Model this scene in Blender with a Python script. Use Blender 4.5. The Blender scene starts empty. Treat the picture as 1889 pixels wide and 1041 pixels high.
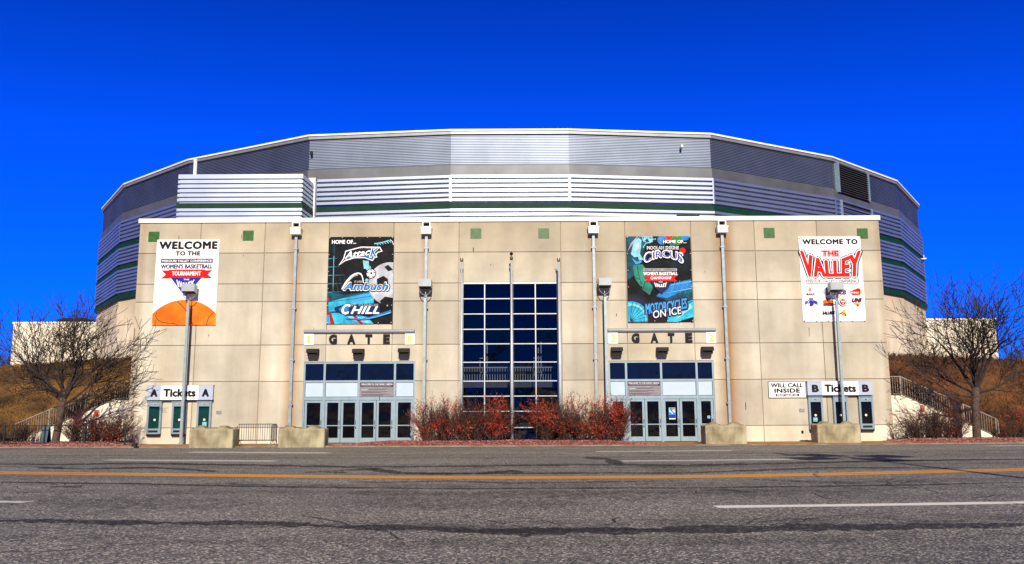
import bpy, math, random
from mathutils import Vector, Matrix, noise
R = random.Random(11)
SC = bpy.context.scene
COL = SC.collection

# ------------------------------------------------------------------ camera
FPX, TANP, ROLL, EYE, DIST = 1550.0, 0.155, math.radians(0.25), 1.6, 44.0
pit = math.atan(TANP)
fw = Vector((0, math.cos(pit), math.sin(pit)))
up = Vector((0, -math.sin(pit), math.cos(pit)))
rt = Vector((1, 0, 0))
CAM = Vector((0, -DIST, EYE))
cam_d = bpy.data.cameras.new("camera")
cam = bpy.data.objects.new("camera", cam_d)
COL.objects.link(cam)
cr = rt * math.cos(ROLL) - up * math.sin(ROLL)
cu = rt * math.sin(ROLL) + up * math.cos(ROLL)
M = Matrix((( cr.x, cu.x, -fw.x, CAM.x), (cr.y, cu.y, -fw.y, CAM.y), (cr.z, cu.z, -fw.z, CAM.z), (0, 0, 0, 1)))
cam.matrix_world = M
cam_d.sensor_width = 36
cam_d.lens = 36 * FPX / 1889
cam_d.clip_end = 6000
SC.camera = cam

# ------------------------------------------------------------------ sky, sun, exposure
SUN_EL, SUN_AZ = math.radians(29), math.radians(3.0)       # sun stands behind the camera, a touch to the right
w = bpy.data.worlds.new("World")
SC.world = w
w.use_nodes = True
nt = w.node_tree
nt.nodes.clear()
sky = nt.nodes.new("ShaderNodeTexSky")
sky.sky_type = 'NISHITA'
sky.sun_disc = False
sky.sun_elevation = SUN_EL
sky.sun_rotation = math.pi - SUN_AZ
sky.air_density = 1.0
sky.dust_density = 0.2
sky.ozone_density = 3.0
tint = nt.nodes.new("ShaderNodeMix"); tint.data_type = 'RGBA'; tint.blend_type = 'MULTIPLY'
tint.inputs[0].default_value = 1.0
tint.inputs[7].default_value = (0.004, 0.225, 1.45, 1)
bg = nt.nodes.new("ShaderNodeBackground")
bg.inputs[1].default_value = 0.1
wo = nt.nodes.new("ShaderNodeOutputWorld")
nt.links.new(sky.outputs[0], tint.inputs[6])
gen = nt.nodes.new("ShaderNodeTexCoord"); sep = nt.nodes.new("ShaderNodeSeparateXYZ"); dk = nt.nodes.new("ShaderNodeMapRange")   # sky dimmed overhead by hand to weaken the blue fill in shadows
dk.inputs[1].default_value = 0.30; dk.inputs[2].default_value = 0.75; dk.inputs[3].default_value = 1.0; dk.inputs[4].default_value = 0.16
az = nt.nodes.new("ShaderNodeMapRange"); az.inputs[1].default_value = -0.3; az.inputs[2].default_value = 0.45; az.inputs[3].default_value = 0.5; az.inputs[4].default_value = 1.0  # added dimming of the sky behind the camera: less blue fill, darker panes
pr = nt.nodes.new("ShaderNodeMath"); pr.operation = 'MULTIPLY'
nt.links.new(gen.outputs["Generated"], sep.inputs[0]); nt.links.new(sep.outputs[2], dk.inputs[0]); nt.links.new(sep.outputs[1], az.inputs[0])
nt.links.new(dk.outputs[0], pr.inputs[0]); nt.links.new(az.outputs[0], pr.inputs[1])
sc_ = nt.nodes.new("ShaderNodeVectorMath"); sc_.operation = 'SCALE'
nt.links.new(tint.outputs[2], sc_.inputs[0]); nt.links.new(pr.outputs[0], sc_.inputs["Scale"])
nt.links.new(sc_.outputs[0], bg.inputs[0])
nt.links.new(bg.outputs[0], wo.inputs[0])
sl = bpy.data.lights.new("sun", 'SUN')
sl.energy = 5.0
sl.angle = math.radians(0.5)
sl.color = (1.0, 0.90, 0.74)
so = bpy.data.objects.new("sun", sl)
COL.objects.link(so)
sdir = Vector((math.sin(SUN_AZ) * math.cos(SUN_EL), -math.cos(SUN_AZ) * math.cos(SUN_EL), math.sin(SUN_EL)))
so.rotation_euler = sdir.to_track_quat('Z', 'Y').to_euler()
so.location = (0, -60, 60)
SC.view_settings.view_transform = 'Standard'
SC.view_settings.look = 'None'
SC.view_settings.exposure = 0.35
SC.view_settings.gamma = 1.0

# ------------------------------------------------------------------ helpers
def _ray(px, py):
    x = (px - 944.5) / FPX; y = -(py - 520.5) / FPX
    X = x * math.cos(ROLL) + y * math.sin(ROLL); Y = -x * math.sin(ROLL) + y * math.cos(ROLL)
    return fw + X * rt + Y * up
def at(px, py, Y=0.0):          # the point of the upright plane y = Y behind a photo pixel
    d = _ray(px, py); return CAM + d * ((Y - CAM.y) / d.y)
def gr(px, py, Z=0.0):          # the point of the ground behind a photo pixel
    d = _ray(px, py); return CAM + d * ((Z - CAM.z) / d.z)

class MB:
    def __init__(s): s.v = []; s.f = []; s.m = []
    def add(s, vs, fs, mi=0):
        b = len(s.v); s.v.extend([tuple(v) for v in vs])
        for f in fs: s.f.append([i + b for i in f]); s.m.append(mi)
    def box(s, x0, x1, y0, y1, z0, z1, mi=0):
        s.add([(x0,y0,z0),(x1,y0,z0),(x1,y1,z0),(x0,y1,z0),(x0,y0,z1),(x1,y0,z1),(x1,y1,z1),(x0,y1,z1)],
              [(0,3,2,1),(4,5,6,7),(0,1,5,4),(1,2,6,5),(2,3,7,6),(3,0,4,7)], mi)
    def cbox(s, x0, x1, y0, y1, z0, z1, c=0.01, mi=0):   # box with the edges of its front (low y) face chamfered
        o = [(x0,y0+c,z0),(x1,y0+c,z0),(x1,y0+c,z1),(x0,y0+c,z1)]
        i = [(x0+c,y0,z0+c),(x1-c,y0,z0+c),(x1-c,y0,z1-c),(x0+c,y0,z1-c)]
        b = [(x0,y1,z0),(x1,y1,z0),(x1,y1,z1),(x0,y1,z1)]
        fs = [(4,5,6,7),(11,10,9,8)]
        for k in range(4):
            j = (k+1) % 4
            fs += [(k,j,4+j,4+k),(8+k,8+j,j,k)]
        s.add(o+i+b, fs, mi)
    def tube(s, pts, rs, n=6, mi=0, cap=True):
        pts = [Vector(p) for p in pts]
        if not isinstance(rs, (list, tuple)): rs = [rs]*len(pts)
        vs = []; fs = []
        for k, p in enumerate(pts):
            a = pts[max(0,k-1)]; b = pts[min(len(pts)-1,k+1)]
            t = (b-a)
            if t.length < 1e-9: t = Vector((0,0,1))
            t.normalize()
            u = t.cross(Vector((0,0,1)) if abs(t.z) < 0.95 else Vector((1,0,0))); u.normalize()
            w_ = t.cross(u)
            for q in range(n):
                an = 2*math.pi*q/n
                vs.append(p + (u*math.cos(an) + w_*math.sin(an))*rs[k])
        for k in range(len(pts)-1):
            for q in range(n):
                q2 = (q+1) % n
                fs.append((k*n+q, k*n+q2, (k+1)*n+q2, (k+1)*n+q))
        if cap:
            fs.append(tuple(range(n-1,-1,-1))); fs.append(tuple((len(pts)-1)*n+q for q in range(n)))
        s.add(vs, fs, mi)
    def sphere(s, c, r, n=10, m=6, mi=0, sz=1.0):
        c = Vector(c); vs = [c + Vector((0,0,r*sz))]
        for i in range(1, m):
            th = math.pi*i/m
            for j in range(n):
                ph = 2*math.pi*j/n
                vs.append(c + Vector((r*math.sin(th)*math.cos(ph), r*math.sin(th)*math.sin(ph), r*sz*math.cos(th))))
        vs.append(c - Vector((0,0,r*sz))); fs = []
        for j in range(n): fs.append((0, 1+j, 1+(j+1)%n))
        for i in range(m-2):
            for j in range(n):
                a = 1+i*n; fs.append((a+j, a+n+j, a+n+(j+1)%n, a+(j+1)%n))
        a = 1+(m-2)*n
        for j in range(n): fs.append((a+j, len(vs)-1, a+(j+1)%n))
        s.add(vs, fs, mi)
    def build(s, name, mats, parent=None, origin=None, smooth=False):
        if not isinstance(mats, (list, tuple)): mats = [mats]
        o = Vector(origin) if origin is not None else Vector((0,0,0))
        if parent is not None:
            o = Vector((0,0,0)); q = parent
            while q is not None: o += q.location; q = q.parent
        me = bpy.data.meshes.new(name)
        me.from_pydata([(v[0]-o.x, v[1]-o.y, v[2]-o.z) for v in s.v], [], s.f)
        for m_ in mats: me.materials.append(m_)
        if any(s.m): me.polygons.foreach_set("material_index", s.m)
        if smooth: me.polygons.foreach_set("use_smooth", [True]*len(s.f))
        me.update()
        ob = bpy.data.objects.new(name, me)
        COL.objects.link(ob)
        if parent is not None: ob.parent = parent
        else: ob.location = o
        return ob

def tag(o, label=None, cat=None, group=None, kind=None):
    if label: o["label"] = label
    if cat: o["category"] = cat
    if group: o["group"] = group
    if kind: o["kind"] = kind
    return o
def thing(name, loc, label, cat, group=None, rz=0.0):
    o = bpy.data.objects.new(name, None); COL.objects.link(o)
    o.location = loc; o.rotation_euler.z = rz; o.empty_display_size = 0.3
    return tag(o, label, cat, group)
def copy_tree(o, parent=None):
    c = o.copy(); COL.objects.link(c)
    if parent is not None: c.parent = parent
    for ch in list(o.children): copy_tree(ch, c)
    return c

# ------------------------------------------------------------------ materials
MATS = {}
def mk(name, col, rough=0.6, metal=0.0, var=0.12, *, spec=None, wavy=0.0, scale=1.5, bump=0.0, bscale=30.0, ior=1.45, col2=None, detail=5.0, stretch=None):
    m = bpy.data.materials.new(name); m.use_nodes = True
    n = m.node_tree.nodes; l = m.node_tree.links
    b = n["Principled BSDF"]
    b.inputs["Roughness"].default_value = rough; b.inputs["Metallic"].default_value = metal; b.inputs["IOR"].default_value = ior
    if spec is None: spec = 0.12 if (name.endswith('_ink') or name in ('night_print', 'black_paint', 'basketball_orange')) else 0.5
    b.inputs["Specular IOR Level"].default_value = spec
    tc = n.new("ShaderNodeTexCoord"); src = tc.outputs["Object"]
    if stretch:
        mp = n.new("ShaderNodeMapping"); mp.inputs["Scale"].default_value = stretch
        l.new(src, mp.inputs[0]); src = mp.outputs[0]
    if var or col2:
        no = n.new("ShaderNodeTexNoise"); no.inputs["Scale"].default_value = scale; no.inputs["Detail"].default_value = detail
        l.new(src, no.inputs["Vector"])
        rp = n.new("ShaderNodeValToRGB")
        c2 = col2 or tuple(min(1, c*(1+var)) for c in col)
        c1 = col if col2 else tuple(c*(1-var) for c in col)
        rp.color_ramp.elements[0].position = 0.35; rp.color_ramp.elements[1].position = 0.65
        rp.color_ramp.elements[0].color = (*c1, 1); rp.color_ramp.elements[1].color = (*c2, 1)
        l.new(no.outputs[0], rp.inputs[0]); l.new(rp.outputs[0], b.inputs["Base Color"])
    else:
        b.inputs["Base Color"].default_value = (*col, 1)
    if bump:
        nb = n.new("ShaderNodeTexNoise"); nb.inputs["Scale"].default_value = bscale; nb.inputs["Detail"].default_value = 4
        l.new(tc.outputs["Object"], nb.inputs["Vector"])
        bp = n.new("ShaderNodeBump"); bp.inputs["Strength"].default_value = bump; bp.inputs["Distance"].default_value = 0.02
        l.new(nb.outputs[0], bp.inputs["Height"]); l.new(bp.outputs[0], b.inputs["Normal"])
    if wavy:
        nb = n.new("ShaderNodeTexNoise"); nb.inputs["Scale"].default_value = 1.1; nb.inputs["Detail"].default_value = 2
        l.new(tc.outputs["Object"], nb.inputs["Vector"])
        bp = n.new("ShaderNodeBump"); bp.inputs["Strength"].default_value = wavy; bp.inputs["Distance"].default_value = 0.05
        l.new(nb.outputs[0], bp.inputs["Height"]); l.new(bp.outputs[0], b.inputs["Normal"])
    MATS[name] = m
    return m

def nod(m, kind, **kw):
    x = m.node_tree.nodes.new(kind)
    for k, v in kw.items(): setattr(x, k, v)
    return x

def precast(name, base, stains):
    """cast concrete: cloudy tone, faint vertical run-off, rust runs at given x positions"""
    m = bpy.data.materials.new(name); m.use_nodes = True
    n = m.node_tree.nodes; l = m.node_tree.links; b = n["Principled BSDF"]; b.inputs["Roughness"].default_value = 0.85
    tc = nod(m, "ShaderNodeTexCoord")
    no = nod(m, "ShaderNodeTexNoise"); no.inputs["Scale"].default_value = 0.45; no.inputs["Detail"].default_value = 8; no.inputs["Roughness"].default_value = 0.6
    l.new(tc.outputs["Object"], no.inputs["Vector"])
    mp = nod(m, "ShaderNodeMapping"); mp.inputs["Scale"].default_value = (0.9, 0.9, 0.09)
    l.new(tc.outputs["Object"], mp.inputs[0])
    n2 = nod(m, "ShaderNodeTexNoise"); n2.inputs["Scale"].default_value = 1.3; n2.inputs["Detail"].default_value = 6
    l.new(mp.outputs[0], n2.inputs["Vector"])
    r1 = nod(m, "ShaderNodeValToRGB"); r1.color_ramp.elements[0].position = 0.3; r1.color_ramp.elements[1].position = 0.7
    r1.color_ramp.elements[0].color = (*[c*0.74 for c in base], 1); r1.color_ramp.elements[1].color = (*[c*1.1 for c in base], 1)
    l.new(no.outputs[0], r1.inputs[0])
    r2 = nod(m, "ShaderNodeValToRGB"); r2.color_ramp.elements[0].position = 0.28; r2.color_ramp.elements[1].position = 0.62
    r2.color_ramp.elements[0].color = (0.72, 0.66, 0.58, 1); r2.color_ramp.elements[1].color = (1, 1, 1, 1)
    l.new(n2.outputs[0], r2.inputs[0])
    mx = nod(m, "ShaderNodeMix", data_type='RGBA', blend_type='MULTIPLY'); mx.inputs[0].default_value = 0.68
    l.new(r1.outputs[0], mx.inputs[6]); l.new(r2.outputs[0], mx.inputs[7])
    ge = nod(m, "ShaderNodeNewGeometry"); ri = nod(m, "ShaderNodeMapRange"); ri.inputs[3].default_value = 0.87; ri.inputs[4].default_value = 1.10
    l.new(ge.outputs["Random Per Island"], ri.inputs[0])
    pv = nod(m, "ShaderNodeVectorMath", operation='SCALE'); l.new(mx.outputs[2], pv.inputs[0]); l.new(ri.outputs[0], pv.inputs["Scale"])
    cur = pv.outputs[0]
    sx = nod(m, "ShaderNodeSeparateXYZ"); l.new(tc.outputs["Object"], sx.inputs[0])
    if stains:      # brown run-off under the coping
        tz = nod(m, "ShaderNodeMapRange"); l.new(sx.outputs[2], tz.inputs[0]); tz.inputs[1].default_value = 8.0; tz.inputs[2].default_value = 11.8; tz.inputs[3].default_value = 0.12; tz.inputs[4].default_value = 1.15
        te = nod(m, "ShaderNodeMath", operation='MULTIPLY'); l.new(tz.outputs[0], te.inputs[0]); l.new(n2.outputs[0], te.inputs[1])
        tm = nod(m, "ShaderNodeMix", data_type='RGBA', blend_type='MULTIPLY'); tm.inputs[7].default_value = (0.66, 0.56, 0.42, 1)
        l.new(te.outputs[0], tm.inputs[0]); l.new(cur, tm.inputs[6]); cur = tm.outputs[2]
    for (x, wd, am, col) in stains:
        # distance to the drip line, wobbled by noise
        a = nod(m, "ShaderNodeMath", operation='SUBTRACT'); l.new(sx.outputs[0], a.inputs[0]); a.inputs[1].default_value = x
        c = nod(m, "ShaderNodeMath", operation='ABSOLUTE'); l.new(a.outputs[0], c.inputs[0])
        d = nod(m, "ShaderNodeMapRange"); l.new(c.outputs[0], d.inputs[0])
        d.inputs[1].default_value = 0.0; d.inputs[2].default_value = wd; d.inputs[3].default_value = am*1.7; d.inputs[4].default_value = 0.0
        e = nod(m, "ShaderNodeMath", operation='MULTIPLY'); l.new(d.outputs[0], e.inputs[0]); l.new(n2.outputs[0], e.inputs[1])
        mm = nod(m, "ShaderNodeMix", data_type='RGBA', blend_type='MULTIPLY'); mm.inputs[7].default_value = (*col, 1)
        l.new(e.outputs[0], mm.inputs[0]); l.new(cur, mm.inputs[6]); cur = mm.outputs[2]
    l.new(cur, b.inputs["Base Color"])
    nb = nod(m, "ShaderNodeTexNoise"); nb.inputs["Scale"].default_value = 45; nb.inputs["Detail"].default_value = 4
    l.new(tc.outputs["Object"], nb.inputs["Vector"])
    bp = nod(m, "ShaderNodeBump"); bp.inputs["Strength"].default_value = 0.25; bp.inputs["Distance"].default_value = 0.01
    l.new(nb.outputs[0], bp.inputs["Height"]); l.new(bp.outputs[0], b.inputs["Normal"])
    return m

def asphalt_mat(name):
    m = bpy.data.materials.new(name); m.use_nodes = True
    l = m.node_tree.links; b = m.node_tree.nodes["Principled BSDF"]; b.inputs["Roughness"].default_value = 0.8
    tc = nod(m, "ShaderNodeTexCoord")
    vo = nod(m, "ShaderNodeTexVoronoi"); vo.inputs["Scale"].default_value = 40
    l.new(tc.outputs["Object"], vo.inputs["Vector"])
    hs = nod(m, "ShaderNodeSeparateColor"); l.new(vo.outputs["Color"], hs.inputs[0])
    r = nod(m, "ShaderNodeValToRGB"); e = r.color_ramp.elements
    e[0].position = 0.0; e[0].color = (0.020, 0.018, 0.015, 1); e[1].position = 1.0; e[1].color = (0.64, 0.60, 0.52, 1)
    k = r.color_ramp.elements.new(0.45); k.color = (0.118, 0.112, 0.102, 1)
    k = r.color_ramp.elements.new(0.82); k.color = (0.25, 0.238, 0.212, 1)
    l.new(hs.outputs[0], r.inputs[0])
    no = nod(m, "ShaderNodeTexNoise"); no.inputs["Scale"].default_value = 0.35; no.inputs["Detail"].default_value = 7; no.inputs["Roughness"].default_value = 0.65
    mp = nod(m, "ShaderNodeMapping"); mp.inputs["Scale"].default_value = (0.35, 1.0, 1.0)
    l.new(tc.outputs["Object"], mp.inputs[0]); l.new(mp.outputs[0], no.inputs["Vector"])
    r2 = nod(m, "ShaderNodeValToRGB"); r2.color_ramp.elements[0].position = 0.3; r2.color_ramp.elements[1].position = 0.7
    r2.color_ramp.elements[0].color = (0.62, 0.62, 0.64, 1); r2.color_ramp.elements[1].color = (1.25, 1.22, 1.18, 1)
    l.new(no.outputs[0], r2.inputs[0])
    mx = nod(m, "ShaderNodeMix", data_type='RGBA', blend_type='MULTIPLY'); mx.inputs[0].default_value = 1
    l.new(r.outputs[0], mx.inputs[6]); l.new(r2.outputs[0], mx.inputs[7]); l.new(mx.outputs[2], b.inputs["Base Color"])
    bp = nod(m, "ShaderNodeBump"); bp.inputs["Strength"].default_value = 0.7; bp.inputs["Distance"].default_value = 0.012
    l.new(vo.outputs["Distance"], bp.inputs["Height"]); l.new(bp.outputs[0], b.inputs["Normal"])
    return m

def worn_mat(name, col, lo, hi, scale=5.0, rough=0.6):
    """paint or tar that has worn through in places (real holes in the coat)"""
    m = bpy.data.materials.new(name); m.use_nodes = True
    l = m.node_tree.links; b = m.node_tree.nodes["Principled BSDF"]; b.inputs["Roughness"].default_value = rough
    b.inputs["Base Color"].default_value = (*col, 1)
    tc = nod(m, "ShaderNodeTexCoord"); no = nod(m, "ShaderNodeTexNoise"); no.inputs["Scale"].default_value = scale; no.inputs["Detail"].default_value = 9; no.inputs["Roughness"].default_value = 0.75
    l.new(tc.outputs["Object"], no.inputs["Vector"])
    mr = nod(m, "ShaderNodeMapRange"); mr.inputs[1].default_value = lo; mr.inputs[2].default_value = hi
    l.new(no.outputs[0], mr.inputs[0]); l.new(mr.outputs[0], b.inputs["Alpha"])
    return m

def glass_mat(name, tr, ior=1.7):
    m = bpy.data.materials.new(name); m.use_nodes = True
    n = m.node_tree.nodes; l = m.node_tree.links; n.remove(n["Principled BSDF"]); out = n["Material Output"]
    t = nod(m, "ShaderNodeBsdfTransparent"); t.inputs[0].default_value = (*tr, 1)
    g = nod(m, "ShaderNodeBsdfGlossy"); g.inputs["Roughness"].default_value = 0.01; g.inputs[0].default_value = (1, 1, 1, 1)
    fr = nod(m, "ShaderNodeFresnel"); fr.inputs[0].default_value = ior
    mx = nod(m, "ShaderNodeMixShader"); l.new(fr.outputs[0], mx.inputs[0]); l.new(t.outputs[0], mx.inputs[1]); l.new(g.outputs[0], mx.inputs[2])
    tc = nod(m, "ShaderNodeTexCoord"); nb = nod(m, "ShaderNodeTexNoise"); nb.inputs["Scale"].default_value = 0.9; nb.inputs["Detail"].default_value = 2
    l.new(tc.outputs["Object"], nb.inputs["Vector"])
    bp = nod(m, "ShaderNodeBump"); bp.inputs["Strength"].default_value = 0.7; bp.inputs["Distance"].default_value = 0.05
    l.new(nb.outputs[0], bp.inputs["Height"]); l.new(bp.outputs[0], g.inputs["Normal"])
    l.new(mx.outputs[0], out.inputs[0])
    return m

# ------------------------------------------------------------------ shared materials
STAINS = [(-11.5, .55, .9, (.62, .36, .18)), (-4.6, .35, .5, (.66, .42, .24)), (4.4, .5, .7, (.66, .42, .24)), (11.3, .7, 1.0, (.60, .34, .16)),
          (-19.7, .3, .5, (.7, .5, .35)), (19.55, .25, .5, (.7, .5, .35)), (13.9, .15, -.5, (.5, .5, .5)), (7.0, 1.6, .35, (.75, .6, .4)), (-8.0, 1.6, .3, (.75, .6, .4))]
CONC = precast("precast_concrete", (0.535, 0.497, 0.40), STAINS)
CONB = precast("pale_base_course", (0.70, 0.645, 0.52), STAINS)  # paler version of the wall concrete for the lowest panel row
HALLC = precast("hall_concrete", (0.78, 0.69, 0.54), [(24.4, .9, 1.1, (.5, .28, .12)), (-23.5, .8, .4, (.6, .4, .25))])
CREAM = precast("cream_concrete", (0.80, 0.73, 0.58), [])
DARK = mk("dark_void", (0.012, 0.011, 0.012), 0.9, var=0)
WHITEM = mk("white_metal", (0.80, 0.78, 0.72), 0.45, var=0.06)
ALU = mk("blue_grey_aluminium", (0.25, 0.335, 0.375), 0.4, 0.35, var=0.06, scale=3)
ALUL = mk("pale_aluminium", (0.46, 0.50, 0.52), 0.4, 0.3, var=0.06, scale=3)
PIPEM = mk("blue_grey_pipe", (0.25, 0.31, 0.35), 0.45, 0.3, var=0.12, scale=4)
POLEM = mk("galvanised_pole", (0.27, 0.35, 0.36), 0.45, 0.35, var=0.1, scale=4)
DGLASS = mk("dark_door_glass", (0.003, 0.003, 0.004), 0.03, var=0, ior=1.3, wavy=.4)
TGLASS = mk("transom_glass", (0.004, 0.006, 0.014), 0.02, var=0, ior=1.5, wavy=.4)
BGLASS = mk("black_window_glass", (0.004, 0.005, 0.007), 0.05, var=0, ior=1.4)
TEAL = mk("teal_glass", (0.004, 0.035, 0.032), 0.05, var=0.3, scale=2.0, ior=1.5)
CWG = glass_mat("tinted_glass", (0.34, 0.37, 0.42), 1.5)
PANELW = mk("white_infill", (0.42, 0.52, 0.60), 0.45, var=0.03)
BLACK = mk("black_paint", (0.012, 0.012, 0.014), 0.5, var=0)
BRONZE = mk("dark_bronze", (0.011, 0.008, 0.007), 0.6, var=0.2, scale=8, spec=.2)
GREEN = mk("green_tile", (0.022, 0.095, 0.008), 0.4, var=0.25, scale=5)
DKGREEN = mk("green_metal", (0.003, 0.036, 0.016), 0.6, var=0.15, spec=.2)
GALV = mk("ribbed_metal", (0.39, 0.44, 0.51), 0.42, 0.85, var=0.08, scale=0.5)
GALVF = mk("fine_ribbed_metal", (0.185, 0.218, 0.275), 0.50, 0.82, var=0.10, scale=0.4)
BAND = mk("grey_flashing", (0.115, 0.122, 0.130), 0.5, 0.4, var=0.15, scale=0.6)
TRIMG = mk("grey_trim", (0.27, 0.28, 0.29), 0.45, 0.4, var=0.08)
YELL = mk("yellow_paint", (0.85, 0.72, 0.05), 0.5, var=0)
SIGNW = mk("sign_white", (0.82, 0.82, 0.80), 0.45, var=0.03)
SIGNB = mk("sign_blue_grey", (0.36, 0.42, 0.52), 0.45, var=0.05)
STEEL = mk("weathered_steel", (0.30, 0.29, 0.28), 0.5, 0.5, var=0.15, scale=6)
IRON = mk("black_iron", (0.010, 0.010, 0.010), 0.6, var=0)

# ------------------------------------------------------------------ ground, road, kerb, pavement
def grid_sheet(name, x0, x1, yf, y1f, nx, ny, zf, mat):
    mb = MB(); vs = []; fs = []
    for j in range(ny+1):
        for i in range(nx+1):
            x = x0 + (x1-x0)*i/nx
            ya, yb = yf(x), y1f(x); y = ya + (yb-ya)*j/ny
            vs.append((x, y, zf(x, y)))
    for j in range(ny):
        for i in range(nx):
            a = j*(nx+1)+i; fs.append((a, a+1, a+nx+2, a+nx+1))
    mb.add(vs, fs)
    return mb.build(name, mat)
EARTH = mk("dry_earth", (0.16, 0.10, 0.045), 0.95, col2=(0.24, 0.17, 0.08), scale=0.3)
ASPH = asphalt_mat("asphalt")
PAVE = mk("stained_pavement", (0.26, 0.12, 0.035), 0.85, col2=(0.36, 0.19, 0.07), scale=1.2, bump=0.3)
KERBM = mk("kerb_concrete", (0.15, 0.14, 0.122), 0.85, var=0.2, scale=2.5, bump=0.3)
mb = MB(); mb.add([(-3000,-3000,-0.06),(3000,-3000,-0.06),(3000,3000,-0.06),(-3000,3000,-0.06)], [(0,1,2,3)])
tag(mb.build("ground", EARTH), kind="structure")
kerb = lambda x: -3.75 + 0.0016*min(x*x, 1200)
tag(grid_sheet("road", -150, 150, lambda x: -75, lambda x: kerb(x)-0.30, 120, 4, lambda x, y: 0.0, ASPH), kind="structure")
tag(grid_sheet("gutter", -150, 150, lambda x: kerb(x)-0.30, lambda x: kerb(x), 120, 1, lambda x, y: 0.004, KERBM), kind="structure")
mb = MB()
for i in range(120):
    a, b = -60 + i, -59 + i
    ya, yb = kerb(a), kerb(b)
    mb.add([(a,ya,0),(b,yb,0),(b,yb+.02,.052),(a,ya+.02,.052),(b,yb+.18,.064),(a,ya+.18,.064),(a,ya+.18,-.05),(b,yb+.18,-.05)], [(0,1,2,3),(3,2,4,5),(5,4,7,6)])
tag(mb.build("kerb", mk("dirty_kerb", (0.15, 0.10, 0.055), 0.9, col2=(0.24, 0.19, 0.13), scale=1.8, bump=.4)), kind="structure")
tag(grid_sheet("pavement", -21.2, 20.9, lambda x: kerb(x)+0.18, lambda x: 0.6, 60, 3, lambda x, y: 0.06, PAVE), kind="structure")

def smooth(t): t = max(0, min(1, t)); return t*t*(3-2*t)
def hill_z(x, y):
    ax = abs(x)
    top = 5.15 - 0.055*max(0, ax-24) - 0.0012*max(0, ax-30)**2
    top = max(top, 2.2)
    base = 0.35 + max(0.0, 2.2*(1 - (ax-20)/6.0)) if ax < 26 else 0.35
    base = min(base, 2.3)
    t = (y-1.9)/8.4
    z = base + (top-base)*(smooth(t)*0.6 + 0.4*max(0, min(1, t)))
    z += 0.032*max(0, min(y, 44)-10)
    z += 0.10*noise.noise(Vector((x*.5, y*.5, 0))) + 0.05*noise.noise(Vector((x*1.7, y*1.7, 3)))
    return z
GRASSL = mk("dry_grass_ground", (0.016, 0.009, 0.004), 0.95, col2=(0.20, 0.095, 0.018), scale=0.55, bump=0.8, bscale=14, detail=10)  # dark patches in the grass colour stand in for shade on the bank
GRASSR = mk("rusty_grass_ground", (0.022, 0.014, 0.006), 0.95, col2=(0.15, 0.055, 0.014), scale=0.5, bump=0.8, bscale=14, detail=10)  # rust tone mixed with dark patches that paint in shadow
tag(grid_sheet("hillside", -120, -19.95, lambda x: 1.9, lambda x: 130, 130, 120, hill_z, GRASSL), kind="structure")
tag(grid_sheet("hillside", 19.7, 120, lambda x: 1.9, lambda x: 130, 130, 120, hill_z, GRASSR), kind="structure")

def ribbon(mb, pts, wid, z, step=0.25, ragged=0.0, mi=0, taper=True, seed=0):
    P_ = [Vector((p[0], p[1])) for p in pts]
    out = []
    for a, b in zip(P_, P_[1:]):
        k = max(1, int((b-a).length/step))
        for i in range(k): out.append(a.lerp(b, i/k))
    out.append(P_[-1])
    vs = []; N_ = len(out)
    for i, p in enumerate(out):
        t = (out[min(i+1, N_-1)] - out[max(i-1, 0)]).normalized(); nn = Vector((-t.y, t.x))
        w0 = wid/2
        if ragged:
            off = 0.45*ragged*wid*noise.noise(Vector((p.x*.6+seed, p.y*.6, seed))); p = p + nn*off
            w0 *= max(.08, 1 + ragged*noise.noise(Vector((p.x*1.3, p.y, seed+7))) + .9*ragged*noise.noise(Vector((p.x*7, p.y, seed+9))))
            if taper: w0 *= min(1, .15 + min(i, N_-1-i)/(.12*N_+1))
        vs += [(p.x+nn.x*w0, p.y+nn.y*w0, z), (p.x-nn.x*w0, p.y-nn.y*w0, z)]
    mb.add(vs, [(2*i, 2*i+1, 2*i+3, 2*i+2) for i in range(N_-1)], mi)
def gpts(l): return [gr(*p).xy for p in l]
YPAINT = worn_mat("yellow_road_paint", (0.58, 0.25, 0.015), 0.26, 0.42, 6.0)
WPAINT = worn_mat("white_road_paint", (0.72, 0.70, 0.64), 0.26, 0.40, 6.0)
FPAINT = worn_mat("faded_road_paint", (0.52, 0.50, 0.46), 0.28, 0.46, 6.0)
TAR = worn_mat("crack_tar", (0.012, 0.011, 0.011), 0.36, 0.60, 9.0, 0.85)
TARF = worn_mat("faint_crack_tar", (0.040, 0.037, 0.034), 0.46, 0.80, 5.0, 0.9)
def marking(name, pts, wid, mat, z=0.004):
    mb = MB(); q = gpts(pts)
    if name == "centre_line": q = [Vector((-150, q[0].y+2)), Vector((-60, q[0].y+1.6)), q[0]+Vector((-12, .9))] + q + [q[-1]+Vector((12, .9)), Vector((60, q[-1].y+1.6)), Vector((150, q[-1].y+2))]
    ribbon(mb, q, wid, z, 0.4, 0.12, taper=False); return tag(mb.build(name, mat), kind="structure")
yl = [(-260,858),(0,872.5),(300,876),(640,880),(943,881.5),(1260,880),(1500,876),(1889,866.5),(2150,857)]
marking("centre_line", [(x, y-1.3) for x, y in yl], 0.48, YPAINT)
marking("centre_line", [(x, y+1.4) for x, y in yl], 0.46, YPAINT)
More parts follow.
